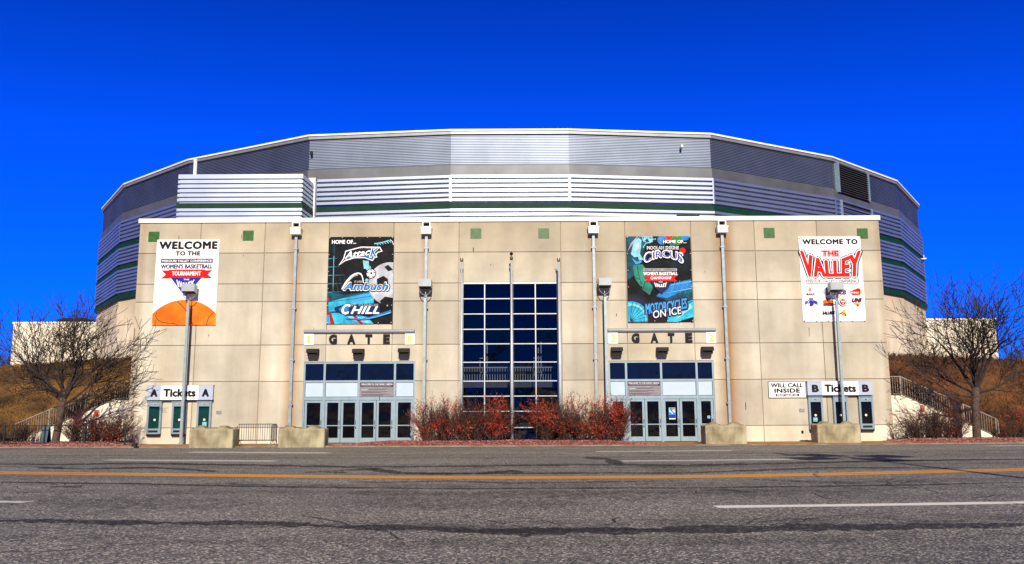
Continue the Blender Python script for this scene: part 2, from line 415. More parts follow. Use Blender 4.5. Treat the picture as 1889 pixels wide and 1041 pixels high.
for pts, wd in [([(-300,924),(53,926.5)], .33), ([(1320,935.5),(1600,932),(1889,927.5),(2100,923)], .36),
                ([(195,849),(350,850),(508,851)], .55), ([(1140,851),(1300,849.5),(1460,847.5)], .55),
                ([(350,834.5),(606,836)], .7), ([(1100,833.5),(1350,831.5)], .6), ([(1822,822.8),(1960,821)], .6)]:
    marking("lane_line", pts, wd, WPAINT if pts[0][1] > 900 else FPAINT)
mb = MB(); mf = MB()
for k, (pts, wd, t) in enumerate([
    ([(-60,961),(80,961),(350,965),(520,967),(700,973),(860,978),(1000,980),(1150,978),(1290,979)], .42, 1),
    ([(820,979),(1000,981),(1290,978),(1470,974),(1600,973),(1720,971),(1930,969)], .55, 1),
    ([(1640,968),(1760,964),(1930,963)], .4, 0), ([(640,973),(800,976),(1000,978)], .75, 0),
    ([(-60,889),(80,891),(250,893),(450,898),(640,900.5),(900,902),(1260,901),(1500,898),(1700,895),(1930,890)], .24, 1),
    ([(360,896),(430,892),(520,898),(640,898)], .5, 0), ([(1640,894),(1690,888),(1740,896)], .6, 0),
    ([(-60,857),(100,857.5),(230,855),(420,858),(640,862),(800,861),(943,859.5),(1150,858),(1260,859),(1420,856),(1600,851.5),(1930,847)], .62, 1),
    ([(1130,858),(1260,860),(1400,855),(1560,852)], 1.2, 0), ([(60,862),(150,866),(270,863.5),(340,866),(400,871)], .5, 1), ([(600,870),(690,865),(730,873),(790,875),(900,873.5),(943,869),(960,873)], .5, 1),
    ([(730,874),(900,874),(1140,873),(1270,873.5),(1400,868),(1560,863),(1800,865)], .32, 1), ([(1085,843.5),(1120,848),(1140,857)], .5, 1),
    ([(1200,858),(1250,870),(1270,872)], .9, 0), ([(1400,872),(1500,866),(1700,864),(1860,864)], 1.0, 0),
    ([(120,960),(230,937),(330,907),(400,897)], .22, 0), ([(85,899),(130,898),(150,900)], .35, 1), ([(640,888.5),(700,891),(830,888),(943,892),(1100,890),(1260,888.5)], .2, 1),
    ([(560,873),(590,871),(640,873.5)], .4, 1), ([(-20,836),(150,835),(330,836)], .4, 0), ([(640,926),(800,929),(1100,933)], 1.3, 0), ([(-60,925),(200,929),(500,927)], 1.4, 0),
    ([(640,912),(900,910),(1260,912),(1600,907)], 1.6, 0), ([(1430,836),(1445,838),(1466,841.5)], .3, 1), ([(1350,884),(1480,889),(1600,893)], .2, 1), ([(1320,903),(1400,912)], .15, 1)]):
    ribbon(mb if t else mf, gpts(pts), wd, 0.008 + 0.0006*k, 0.08, 0.85, seed=k*3.3)
rc = random.Random(5)
hair = MB()
for k in range(46):       # fine branching cracks
    x, y = rc.uniform(-16, 16), rc.uniform(-37, -8); a = rc.choice((0, 0, 1.5, .5, -.6)) + rc.gauss(0, .3)
    for br in range(rc.randint(1, 3)):
        px_, py_, an = x, y, a + br*rc.uniform(.5, 1.1); pts = [(px_, py_)]
        for i in range(rc.randint(4, 12)):
            an += rc.gauss(0, .35); px_ += .35*math.cos(an); py_ += .35*math.sin(an); pts.append((px_, py_))
        ribbon(hair, pts, rc.uniform(.025, .06), .006, .12, .8, seed=k)
tag(hair.build("road_crack", TAR), kind="structure")
tracks = MB()
for yy in (-11.5, -13.3, -17.4, -19.0, -25.0, -26.7, -31.5, -33.2):   # polished wheel tracks along the lanes
    ribbon(tracks, [(x, yy + .010*x*x*(-yy/30)) for x in range(-40, 41, 4)], .85, .0055, .8, .25, taper=False, seed=yy)
tag(tracks.build("wheel_track", worn_mat("polished_track", (0.055, 0.051, 0.046), 0.42, 1.1, 1.4, 0.7)), kind="structure")
tag(mb.build("road_crack_seal", TAR), kind="structure")
tag(mf.build("road_stain", TARF), kind="structure")

# ------------------------------------------------------------------ entrance building
XJ = [-19.9, -16.62, -13.19, -9.76, -6.30, -2.82, 2.60, 6.04, 9.56, 12.96, 16.30, 19.65]
ZJ = [0.0, 0.87, 3.24, 5.13, 7.42, 8.38, 10.04, 11.70]
G1 = (-10.88, -5.07, 0.0, 4.24); G2 = (5.01, 10.50, 0.0, 4.23); CW = (-2.69, 2.46, 0.0, 8.42)
B = thing("entrance_building", (0, 0, 0), "beige concrete entrance block with two gates and a tall blue window in the middle", "building")
mb = MB()
def cut(rects, o):
    res = []
    for (a, b, c, d) in rects:
        if o[1] <= a or o[0] >= b or o[3] <= c or o[2] >= d: res.append((a,b,c,d)); continue
        if o[0] > a: res.append((a, o[0], c, d))
        if o[1] < b: res.append((o[1], b, c, d))
        a2, b2 = max(a, o[0]), min(b, o[1])
        if o[3] < d: res.append((a2, b2, o[3], d))
        if o[2] > c: res.append((a2, b2, c, o[2]))
    return res
g = 0.015
for i in range(len(XJ)-1):
    for j in range(len(ZJ)-1):
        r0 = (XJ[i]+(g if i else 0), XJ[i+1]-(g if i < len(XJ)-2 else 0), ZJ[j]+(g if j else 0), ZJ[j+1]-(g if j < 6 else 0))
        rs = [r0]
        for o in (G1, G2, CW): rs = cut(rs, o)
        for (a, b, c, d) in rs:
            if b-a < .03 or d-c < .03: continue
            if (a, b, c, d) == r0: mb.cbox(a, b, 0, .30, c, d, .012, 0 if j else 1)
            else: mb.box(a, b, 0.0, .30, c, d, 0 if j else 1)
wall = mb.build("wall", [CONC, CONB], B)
for px, py, L, wd in ((330,434,.38,.035),(873,456,.30,.04),(905,487,.12,.04),(446,432,.28,.03),(449,470,.12,.03),(579,604,.5,.03),(1492,604,.5,.03),(1375,741,.45,.04),(399,515,.10,.04),(385,617,.12,.05),(1137,578,.2,.03),(1300,500,.12,.03),(700,730,.25,.03)):
    p = at(px, py, 0); mb = MB(); ribbon(mb, [(0,0),(L*.4,wd*.2),(L,0)], wd, 0, .04, .9, seed=px); mb.v = [(p.x+y_, -.002, p.z-x_) for x_, y_, z_ in mb.v]; mb.build("drip_mark", BRONZE, B)
mb = MB()   # the dark bed behind the joints, the side and rear walls
for (a, b, c, d) in cut(cut(cut([(-19.88, 19.63, 0, 11.68)], G1), G2), CW): mb.box(a, b, .045, .32, c, d)
mb.build("joint_filler", mk("joint_sealant", (0.26, 0.20, 0.14), 0.9, var=0.2), B)
for a, b in ((-19.9, -19.6), (19.35, 19.65)): mb = MB(); mb.box(a, b, .32, 21, 0, 11.7); mb.build("side_wall", CONC, B)
mb = MB(); mb.box(-19.6, 19.35, .33, 21, 11.45, 11.6); mb.build("roof", TRIMG, B)
mb = MB(); mb.box(-19.97, 19.72, -.07, .36, 11.70, 11.93); mb.box(-19.97, -19.55, .36, 21, 11.70, 11.93); mb.box(19.30, 19.72, .36, 21, 11.70, 11.93)
mb.build("coping", WHITEM, B)
for x, z in ((-19.13,10.95),(-14.09,10.99),(-1.92,11.05),(1.71,11.04),(13.76,11.01),(18.74,10.96)):
    mb = MB(); mb.cbox(x-.29, x+.29, -.012, .02, z-.28, z+.28, .006); mb.build("green_tile", GREEN, B)
# downspouts
def downspout(px0, pxb, zlow):
    x = (at(px0, 440).x + at(pxb, 740).x)/2
    mb = MB()
    mb.box(x-.07, x+.07, -.19, -.05, zlow, 10.98)
    for z in (10.2, 7.0, 4.3, 2.0): mb.box(x-.12, x+.12, -.215, 0, z, z+.06)
    d = mb.build("downspout", PIPEM, B)
    mb = MB(); mb.box(x-.27, x+.27, -.40, 0, 10.98, 11.28); mb.box(x-.30, x+.30, -.43, 0, 11.28, 11.33)
    mb.box(x-.22, x-.16, -.30, 0, 11.33, 11.62); mb.box(x+.16, x+.22, -.30, 0, 11.33, 11.62); mb.box(x-.22, x+.22, -.30, 0, 11.62, 11.69); mb.box(x-.16, x+.16, -.29, 0, 11.33, 11.40)
    s = mb.build("scupper_box", WHITEM, d)
    mb = MB(); mb.box(x-.155, x+.155, -.05, .01, 11.41, 11.61); mb.build("scupper_slot", DARK, s.parent)
for a in ((546.5, 538.5, .35), (787, 784, .25), (1094, 1100, .25), (1330.5, 1344, .35)): downspout(*a)
# entrances
def entrance(o, cols, mull, sign_col):
    x0, x1, z0, z1 = o; y = .10
    zt, zp0, zp1, zd = z1-.12, 3.18, 3.30, 2.25
    mb = MB()
    mb.box(x0, x0+.08, y-.06, .3, 0, z1); mb.box(x1-.08, x1, y-.06, .3, 0, z1); mb.box(x0+.08, x1-.08, y-.06, .3, z1-.10, z1)
    for xm in mull: mb.box(xm-.055, xm+.055, y-.058, .3, 0, z1-.10)
    xs = [x0+.08] + [v for xm in mull for v in (xm-.055, xm+.055)] + [x1-.08]
    for a, b in zip(xs[0::2], xs[1::2]):
        mb.box(a, b, y-.05, .3, 3.17, 3.28); mb.box(a, b, y-.05, .3, 2.26, 2.42)
    fr = mb.build("door_frame", ALU, B)
    for k, (a, b) in enumerate(zip(xs[0::2], xs[1::2])):
        mb = MB(); mb.box(a, b, y+.02, y+.05, 3.28, z1-.10); mb.build("transom_window", TGLASS, B)
        mb = MB(); mb.cbox(a+.015, b-.015, y-.01, y+.05, 2.435, 3.155, .01); mb.build("infill_panel", PANELW, B)
    for k in range(6):
        a, b = cols[k]+.012, cols[k+1]-.012
        if any(abs(cols[k]-m_) < .01 for m_ in mull): a += .05
        if any(abs(cols[k+1]-m_) < .01 for m_ in mull): b -= .05
        if k == 0: a += .08
        if k == 5: b -= .08
        mb = MB(); s = .115
        mb.box(a, a+s, y-.02, y+.04, .09, 2.25); mb.box(b-s, b, y-.02, y+.04, .09, 2.25)
        mb.box(a+s, b-s, y-.018, y+.04, 2.13, 2.25); mb.box(a+s, b-s, y-.018, y+.04, .09, .33); mb.box(a+s, b-s, y-.015, y+.04, .93, .98)
        d = mb.build("door", ALU, B)
        mb = MB(); mb.box(a+s, b-s, y+.005, y+.02, .33, .93); mb.box(a+s, b-s, y+.005, y+.02, .98, 2.13); mb.build("glass_pane", DGLASS, d)
        hx = b - s/2 if k != 5 else b - s/2
        mb = MB(); mb.tube([(hx, y-.02, 1.22), (hx, y-.075, 1.20), (hx, y-.075, 1.02), (hx, y-.02, 1.0)], .014, 6)
        mb.box(hx-.025, hx+.025, y-.035, y-.02, .80, .90)
        mb.build("handle", BRONZE, d)
c1 = [at(p, 740).x for p in (561, 597, 628.5, 661, 694, 727.5, 764)]; c1[0] = G1[0]; c1[-1] = G1[1]
c2 = [at(p, 740).x for p in (1122, 1156.5, 1189.5, 1221.5, 1254, 1287.5, 1323)]; c2[0] = G2[0]; c2[-1] = G2[1]
entrance(G1, c1, (c1[1], c1[3], c1[5]), 2)
entrance(G2, c2, (c2[1], c2[3], c2[5]), 1)
# tall window
zr = [.82, 1.65, 2.43, 3.21, 4.19, 5.15, 5.92, 6.73, 7.54]
mb = MB(); x0, x1, _, z1 = CW
mb.box(x0, x0+.10, 0.02, .3, 0, z1); mb.box(x1-.10, x1, .02, .3, 0, z1); mb.box(x0+.1, x1-.1, .02, .3, z1-.09, z1); mb.box(x0+.1, x1-.1, .02, .3, 0, .12)
xm = (-1.45, -.055, 1.23)
for x in xm: mb.box(x-.027, x+.027, .04, .24, .12, z1-.09)
xs = [x0+.1] + [v for x in xm for v in (x-.027, x+.027)] + [x1-.1]
for a, b in zip(xs[0::2], xs[1::2]):
    for z in zr: mb.box(a, b, .05, .24, z-.024, z+.024)
cwf = mb.build("tall_window", ALUL, B)
mb = MB(); zs = [.12] + zr + [z1-.09]
for a, b in zip(xs[0::2], xs[1::2]):
    for za, zb in zip(zs, zs[1:]):       # every pane sits a hair out of true
        t = [.14 + R.uniform(-.012, .012) for _ in range(3)]; t.append(t[0]+t[2]-t[1])
        mb.add([(a, t[0], za), (b, t[1], za), (b, t[2], zb), (a, t[3], zb)], [(0,1,2,3)])
mb.build("glass", CWG, cwf)
# the lobby behind it
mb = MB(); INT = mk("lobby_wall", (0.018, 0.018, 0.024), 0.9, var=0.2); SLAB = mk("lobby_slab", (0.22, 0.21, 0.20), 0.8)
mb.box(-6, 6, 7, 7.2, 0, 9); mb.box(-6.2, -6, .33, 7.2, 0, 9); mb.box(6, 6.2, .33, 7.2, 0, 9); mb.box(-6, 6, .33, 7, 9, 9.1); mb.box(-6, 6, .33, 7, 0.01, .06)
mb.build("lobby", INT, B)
mb = MB(); mb.box(-5.9, 5.9, 2.6, 6.9, 2.95, 3.22); mb.build("balcony_slab", SLAB, B)
mb = MB(); mb.box(-5.9, 5.9, 2.65, 2.71, 4.02, 4.08); mb.box(-5.9, 5.9, 2.65, 2.69, 3.30, 3.34)
for i in range(84): mb.box(-5.88+.14*i, -5.845+.14*i, 2.66, 2.69, 3.22, 4.02)
mb.build("balcony_railing", WHITEM, B)
for sx in (-1.6, 1.45):
    mb = MB()
    mb.box(sx, sx+.05, 3.6, 3.65, 3.9, 5.2); mb.box(sx+.15, sx+.2, 3.6, 3.65, 3.5, 5.6); mb.box(sx-.25, sx-.2, 3.6, 3.65, 3.22, 4.5); mb.box(sx-.25, sx+.2, 3.6, 3.65, 4.6, 4.65); mb.box(sx-.25, sx+.1, 3.6, 3.65, 3.8, 3.85)
    mb.build("lobby_frame", WHITEM, B)

# ------------------------------------------------------------------ arena hall behind
HV = [(4.5, 18.0), (15.6, 19.15), (27.3, 25.3), (36.2, 32.85), (42.8, 42.3), (46.6, 53.0)]
ring = [(-x, y) for x, y in reversed(HV)] + HV
ring += [(x, 112-y) for x, y in reversed(HV)] + [(-x, 112-y) for x, y in HV]
ring = [(x-.12, y) for x, y in ring]
NR = len(ring)
def rnorm(i):
    p, q, r = Vector(ring[i-1]), Vector(ring[i]), Vector(ring[(i+1) % NR])
    a = (q-p).normalized(); b = (r-q).normalized()
    na, nb = Vector((a.y, -a.x)), Vector((b.y, -b.x))
    m_ = (na+nb).normalized(); return m_ / max(.3, m_.dot(na))
RN = [rnorm(i) for i in range(NR)]
def ring_skin(mb, prof, segs=None):
    """prof: (outward offset, z) from top to bottom"""
    k = len(prof)
    for i in (segs if segs is not None else range(NR)):
        j = (i+1) % NR; vs = []
        for (o, z) in prof:
            vs.append((ring[i][0]+RN[i].x*o, ring[i][1]+RN[i].y*o, z)); vs.append((ring[j][0]+RN[j].x*o, ring[j][1]+RN[j].y*o, z))
        mb.add(vs, [(2*q+1, 2*q, 2*q+2, 2*q+3) for q in range(k-1)])
def ribs(z1, z0, pitch, depth, flat=.60):
    n_ = max(1, round((z1-z0)/pitch)); p = (z1-z0)/n_; out = []
    for i in range(n_):
        z = z1 - i*p
        out += [(depth, z-.004), (depth, z-p*flat), (0.0, z-p*flat-.006), (0.0, z-p+.004)]
    return out + [(0, z0)]
H = thing("arena_hall", (-.12, 56, 0), "round metal-clad arena hall with green stripes rising behind the beige entrance block", "building")
mb = MB(); ring_skin(mb, [(0, 22.62)] + ribs(22.6, 20.27, .13, .05, .5)); mb.build("upper_cladding", GALVF, H)
mb = MB(); ring_skin(mb, [(.05, 20.27), (.16, 20.2), (.16, 19.45), (.0, 19.40)]); mb.build("flashing_band", BAND, H)
mb = MB(); ring_skin(mb, ribs(19.40, 17.22, .35, .3, .58)); ring_skin(mb, ribs(16.78, 15.08, .35, .3, .58)); ring_skin(mb, ribs(14.70, 12.4, .35, .3, .58)); mb.build("lower_cladding", GALV, H)
for a, b in ((17.22, 16.78), (15.08, 14.70), (12.4, 11.95)):
    mb = MB(); ring_skin(mb, [(0, a), (.27, a-.03), (.27, b+.03), (0, b)]); mb.build("green_stripe", DKGREEN, H)
mb = MB(); ring_skin(mb, [(.02, 11.95), (.02, 9.6), (-.04, 9.58), (-.04, 9.54), (.02, 9.52), (.02, 8.1), (-.04, 8.08), (-.04, 8.04), (.02, 8.02), (.02, 0)]); mb.build("concrete_wall", HALLC, H)
mb = MB(); ring_skin(mb, [(-.4, 23.03), (.28, 23.03), (.28, 22.90), (.20, 22.88)]); mb.build("roof_edge", WHITEM, H)
mb = MB(); ring_skin(mb, [(.20, 22.88), (.20, 22.66), (0, 22.62)]); mb.build("fascia", TRIMG, H)
mb = MB(); c = len(ring); mb.add([(x, y, 22.95) for x, y in ring] + [(0, 56, 24.2)], [(i, (i+1) % NR, NR) for i in range(NR)]); mb.build("roof", TRIMG, H)
# corner strips where two runs of ribs meet
for i in range(NR):
    if ring[i][1] > 45: continue
    mb = MB(); p = Vector(ring[i]) + RN[i]*.312
    for j, s in (((i+1) % NR, 1), (i-1, -1)):
        t = (Vector(ring[j]) - Vector(ring[i])).normalized(); q = p + t*.10
        mb.add([(p.x, p.y, 19.4), (q.x, q.y, 19.4), (q.x, q.y, 17.34), (p.x, p.y, 17.34)], [(0,1,2,3)])
    mb.build("corner_strip", GALV, H)
# louvres on the right-hand facets
def on_facet(i, t, o, z):
    j = (i+1) % NR; a = Vector(ring[i]); b = Vector(ring[j]); d = (b-a).normalized(); n_ = Vector((d.y, -d.x)); p = a.lerp(b, t) + n_*o
    return (p.x, p.y, z)
fi = next(i for i in range(NR) if abs(ring[i][0]-27.18) < .01 and ring[i][1] < 50)
def louvre(t0, t1, z1, z0):
    mb = MB()
    mb.add([on_facet(fi, t0, .19, z1), on_facet(fi, t1, .19, z1), on_facet(fi, t1, .19, z0), on_facet(fi, t0, .19, z0)], [(0,1,2,3)], 1)
    for a, b in ((t0, t0+.02), (t1-.02, t1)):
        q = [on_facet(fi, s, o, z) for z in (z0, z1) for o in (.0, .36) for s in (a, b)]
        mb.add(q, [(0,1,3,2),(4,6,7,5),(2,3,7,6),(0,4,5,1),(0,2,6,4),(1,5,7,3)], 0)
    n_ = int((z1-z0)/.2)
    for k in range(n_):
        z = z1 - (k+.5)*(z1-z0)/n_
        q = [on_facet(fi, s, o, zz) for s in (t0+.02, t1-.02) for o, zz in ((.34, z-.06), (.22, z+.06), (.22, z+.09), (.34, z-.03))]
        mb.add(q, [(0,1,2,3),(7,6,5,4),(0,4,5,1),(3,2,6,7),(0,3,7,4),(1,5,6,2)], 2)
    mb.build("louvre", [ALU, DARK, mk("louvre_blade", (0.05, 0.05, 0.052), 0.5, 0.4) if "louvre_blade" not in MATS else MATS["louvre_blade"]], H)
louvre(.05, .52, 22.60, 20.0); louvre(.07, .54, 19.35, 16.8)
mb = MB(); p = at(575, 284, 18.95); mb.box(p.x-.08, p.x+.08, 18.7, 19.1, p.z-.15, p.z+.15)
mb.build("vent", BRONZE, H)
mb = MB(); p = at(1257, 271, 18.55); mb.box(p.x-.08, p.x+.08, 18.3, 18.7, p.z-.1, p.z+.1)
mb.build("vent", WHITEM, H)

# ------------------------------------------------------------------ lettering and flat printed art
_TC = {}
def glyphs(s, bold=0.0, shear=0.0, space=1.0):
    key = (s, bold, shear, space)
    if key in _TC: return _TC[key]
    cu_ = bpy.data.curves.new("lettering", 'FONT'); cu_.body = s; cu_.size = 1; cu_.offset = bold; cu_.shear = shear; cu_.space_character = space
    cu_.resolution_u = 3; cu_.fill_mode = 'FRONT'
    ob = bpy.data.objects.new("lettering", cu_); COL.objects.link(ob)
    me = bpy.data.meshes.new_from_object(ob)
    vs = [(v.co.x, v.co.y) for v in me.vertices]; fs = [list(p.vertices) for p in me.polygons]
    bpy.data.objects.remove(ob); bpy.data.meshes.remove(me); bpy.data.curves.remove(cu_)
    x0 = min(v[0] for v in vs); x1 = max(v[0] for v in vs); y0 = min(v[1] for v in vs); y1 = max(v[1] for v in vs)
    vs = [((x-x0)/(x1-x0), (y1-y)/(y1-y0)) for x, y in vs]      # 0..1, v runs down
    _TC[key] = (vs, fs); return _TC[key]

def clip_poly(pts, u0, v0, u1, v1):
    def half(ps, ins, cross):
        out = []
        for i in range(len(ps)):
            a, b = ps[i-1], ps[i]
            if ins(b):
                if not ins(a): out.append(cross(a, b))
                out.append(b)
            elif ins(a): out.append(cross(a, b))
        return out
    def cu0(c): return lambda a, b: (c, a[1]+(b[1]-a[1])*(c-a[0])/(b[0]-a[0]))
    def cv0(c): return lambda a, b: (a[0]+(b[0]-a[0])*(c-a[1])/(b[1]-a[1]), c)
    for ins, cr_ in ((lambda p: p[0] >= u0, cu0(u0)), (lambda p: p[0] <= u1, cu0(u1)), (lambda p: p[1] >= v0, cv0(v0)), (lambda p: p[1] <= v1, cv0(v1))):
        if len(pts) < 3: return []
        pts = half(pts, ins, cr_)
    return pts

class Art:
    """flat print on an upright board: u 0..100 to the right, v downward in the same unit; every later shape lies 1 mm further out"""
    def __init__(s, x0, x1, z1, z0, y, mats, thick=0.02, base=0, edge=None):
        s.x0, s.z1, s.y, s.k = x0, z1, y, (x1-x0)/100.0
        s.H = (z1-z0)/s.k; s.mb = MB(); s.n = 0; s.names = [m.name for m in mats]; s.mats = mats
        s.mb.box(x0, x1, y, y+thick, z0, z1, base)
    def idx(s, m): return s.names.index(m.name)
    def put(s, pts, fs, m, lift=True):
        if lift: s.n += 1
        yy = s.y - 0.002 - 0.0006*s.n
        s.mb.add([(s.x0+u*s.k, yy, s.z1-v*s.k) for u, v in pts], fs, s.idx(m))
    def poly(s, pts, m):
        q = clip_poly([tuple(p) for p in pts], 0, 0, 100, s.H)
        if len(q) >= 3: s.put(q, [list(range(len(q)))], m)
    def rect(s, u0, v0, u1, v1, m): s.poly([(u0,v0),(u1,v0),(u1,v1),(u0,v1)], m)
    def disc(s, u, v, r, m, ry=None, n=40, a0=0, a1=360):
        ry = ry or r
        s.poly([(u+r*math.cos(math.radians(a0+(a1-a0)*i/n)), v+ry*math.sin(math.radians(a0+(a1-a0)*i/n))) for i in range(n+(0 if a1-a0 == 360 else 1))], m)
    def stroke(s, pts, wd, m, smooth_=True):
        P_ = [Vector(p) for p in pts]
        if smooth_ and len(P_) > 2:
            o = []
            for i in range(len(P_)-1):
                a, b, c, d = P_[max(0,i-1)], P_[i], P_[i+1], P_[min(len(P_)-1,i+2)]
                for t in (0,.2,.4,.6,.8): o.append(.5*((2*b)+(c-a)*t+(2*a-5*b+4*c-d)*t*t+(3*b-a-3*c+d)*t**3))
            P_ = o + [P_[-1]]
        q = []
        for i, p in enumerate(P_):
            t = (P_[min(i+1,len(P_)-1)]-P_[max(0,i-1)]).normalized(); nn = Vector((-t.y, t.x)); ww = wd if not isinstance(wd, tuple) else wd[0]+(wd[1]-wd[0])*i/(len(P_)-1)
            q.append((p+nn*ww/2, p-nn*ww/2))
        s.n += 1
        for i in range(len(q)-1):
            pp = clip_poly([tuple(q[i][0]), tuple(q[i+1][0]), tuple(q[i+1][1]), tuple(q[i][1])], 0, 0, 100, s.H)
            if len(pp) >= 3: s.put(pp, [list(range(len(pp)))], m, lift=False)
    def text(s, t, u0, v0, u1, v1, m, bold=.02, shear=0.0, warp=None, space=1.0, grow=0.0):
        vs, fs = glyphs(t, 0.0, shear, space + bold*1.2)
        d = bold*(v1-v0)*1.75                                  # weight: the letter stamped around its own outline
        if d > 0: u0 += d*.6; u1 -= d*.6; v0 += d*.5; v1 -= d*.5
        for k in range(9 if d > 0 else 1):
            a = k*math.pi/4; du, dv = (0, 0) if k == 0 else (d*math.cos(a), d*.8*math.sin(a))
            s._stamp([(a_, b_) for a_, b_ in vs], fs, u0+du, v0+dv, u1+du, v1+dv, m, warp, k == 0)
    def _stamp(s, vs, fs, u0, v0, u1, v1, m, warp, lift):
        if not lift: s.n += .35
        out = []
        for a, b in vs:
            if warp: out.append(warp(a, b, u0, v0, u1, v1))
            else: out.append((u0+(u1-u0)*a, v0+(v1-v0)*b))
        s.put(out, fs, m, lift)
    def build(s, name, parent=None): return s.mb.build(name, s.mats, parent, origin=(s.x0+50*s.k, s.y, s.z1-s.H*s.k))

INK = mk("black_ink", (0.010, 0.009, 0.012), 0.5, var=0)
NAVY = mk("navy_ink", (0.012, 0.014, 0.055), 0.5, var=0.1)
ROYAL = mk("royal_blue_ink", (0.015, 0.025, 0.34), 0.5, var=0.1)
RED = mk("red_ink", (0.72, 0.008, 0.008), 0.5, var=0.05)
DRED = mk("dark_red_ink", (0.30, 0.012, 0.02), 0.5, var=0.1)
ORANGE = mk("basketball_orange", (0.74, 0.10, 0.006), 0.5, col2=(0.86, 0.22, 0.015), scale=0.9)
GREY = mk("grey_ink", (0.36, 0.36, 0.38), 0.5, var=0.1)
SILVER = mk("silver_ink", (0.40, 0.43, 0.46), 0.5, var=0.3, scale=1.5)
CYAN = mk("cyan_ink", (0.008, 0.20, 0.34), 0.5, col2=(0.04, 0.48, 0.68), scale=2.0)
PALEC = mk("pale_cyan_ink", (0.20, 0.50, 0.58), 0.5, var=0.2, scale=3)
DEEPC = mk("deep_cyan_ink", (0.003, 0.016, 0.03), 0.5, col2=(0.006, 0.10, 0.16), scale=1.5)
MIDB = mk("mid_blue_ink", (0.015, 0.17, 0.48), 0.5, var=0.25, scale=2)
SKYB = mk("light_blue_ink", (0.05, 0.28, 0.62), 0.5, var=0.1)
TEALI = mk("teal_ink", (0.008, 0.09, 0.07), 0.5, col2=(0.03, 0.26, 0.18), scale=1.6)
GRNI = mk("green_ink", (0.03, 0.22, 0.04), 0.5, var=0.2)
BNIGHT = mk("night_print", (0.002, 0.002, 0.003), 0.6, col2=(0.010, 0.010, 0.013), scale=1.8)
PURP = mk("purple_ink", (0.10, 0.012, 0.13), 0.5, var=0.1)
GOLD = mk("gold_ink", (0.75, 0.42, 0.03), 0.5, var=0.1)
MAROON = mk("maroon_ink", (0.22, 0.012, 0.03), 0.5, var=0.1)
PLAQ = mk("board_mauve", (0.20, 0.18, 0.19), 0.5, var=0.12, scale=3)
PURB = mk("board_purple", (0.035, 0.018, 0.055), 0.5, var=0.1)
PRINT = [SIGNW, INK, NAVY, ROYAL, RED, DRED, ORANGE, GREY, SILVER, CYAN, PALEC, DEEPC, MIDB, SKYB, TEALI, GRNI, BNIGHT, PURP, GOLD, MAROON, PLAQ, PURB, SIGNB, YELL]
def finish(art, name, label, cat, group=None):
    if name == 'banner':
        for i in range(6):
            for u, v in ((2+19.2*i, 1.4), (2+19.2*i, art.H-1.4), (1.4, 2+(art.H-4)*i/5), (98.6, 2+(art.H-4)*i/5)): art.disc(u, v, .75, GREY, n=8)
    used = sorted(set(art.mb.m)); art.mats = [art.mats[i] for i in used]; art.mb.m = [used.index(i) for i in art.mb.m]
    return tag(art.build(name), label, cat, group)
def arc_warp(rise, tilt=0.0, end=0.0):
    def f(a, b, u0, v0, u1, v1):
        k = (2*a-1)**2
        return (u0+(u1-u0)*a, v0+(v1-v0)*(b*(1+end*k)) + rise*k + tilt*(a-.5))
    return f
def flare(a, b, u0, v0, u1, v1, e=0.42):      # letters taller towards both ends, foot kept level
    k = abs(2*a-1)**1.6; top = (v1-v0)*(1-k)*e
    return (u0+(u1-u0)*(a + .10*(a-.5)*(1-b)), v0+top+(v1-v0-top)*b)
def ribbon_sign(A, u0, v0, u1, v1, m=RED):
    h = v1-v0
    A.poly([(u0,v0),(u0+h,v0),(u0+h,v1),(u0,v1),(u0+.55*h,(v0+v1)/2)], m); A.poly([(u1,v0),(u1,v0),(u1-h,v0),(u1-h,v1),(u1,v1),(u1-.55*h,(v0+v1)/2)], m)
    A.rect(u0+h*.9, v0-h*.1, u1-h*.9, v1-h*.1, m)

# banner: women's basketball welcome
A = Art(-18.92, -15.59, 10.78, 6.2, -.05, PRINT, .03)
A.text("WELCOME", 4, 3, 97, 15.5, INK, .054, space=1.08); A.text("TO THE", 31, 19, 70, 26, INK, .052, space=1.05)
A.rect(8, 31, 91, 38.2, NAVY); A.rect(8.6, 31.6, 90.4, 37.6, GREY); A.rect(9, 32, 90, 37.2, NAVY); A.text("MISSOURI VALLEY CONFERENCE", 10, 32.9, 89, 36.4, SIGNW, .025)
A.text("WOMEN'S BASKETBALL", 8.5, 40, 91, 47.2, NAVY, .03)
A.poly([(24,60),(76,60),(58,83),(50,92),(42,83)], ROYAL); ribbon_sign(A, 10, 50, 91, 63)
A.rect(23, 62.2, 77, 62.8, INK)
A.text("TOURNAMENT", 27, 51.5, 73, 58.5, SIGNW, .022); A.text("THE", 46, 63.6, 55, 66, SIGNW, .03); A.text("VALLEY", 36, 65, 62, 77, SIGNW, .022, warp=flare)
A.disc(50, 97.5+68, 68, ORANGE, n=120)
for p in ([(38,100),(47,108),(56,120),(65,137.5)], [(6.5,117),(5.5,124),(10,130),(20,134),(34,135),(42,137.5)], [(97,117.5),(91,123),(88,129),(86,137.5)]): A.stroke(p, 1.1, INK)
finish(A, "banner", "white banner welcoming to the women's basketball tournament with an orange ball at the bottom", "banner")

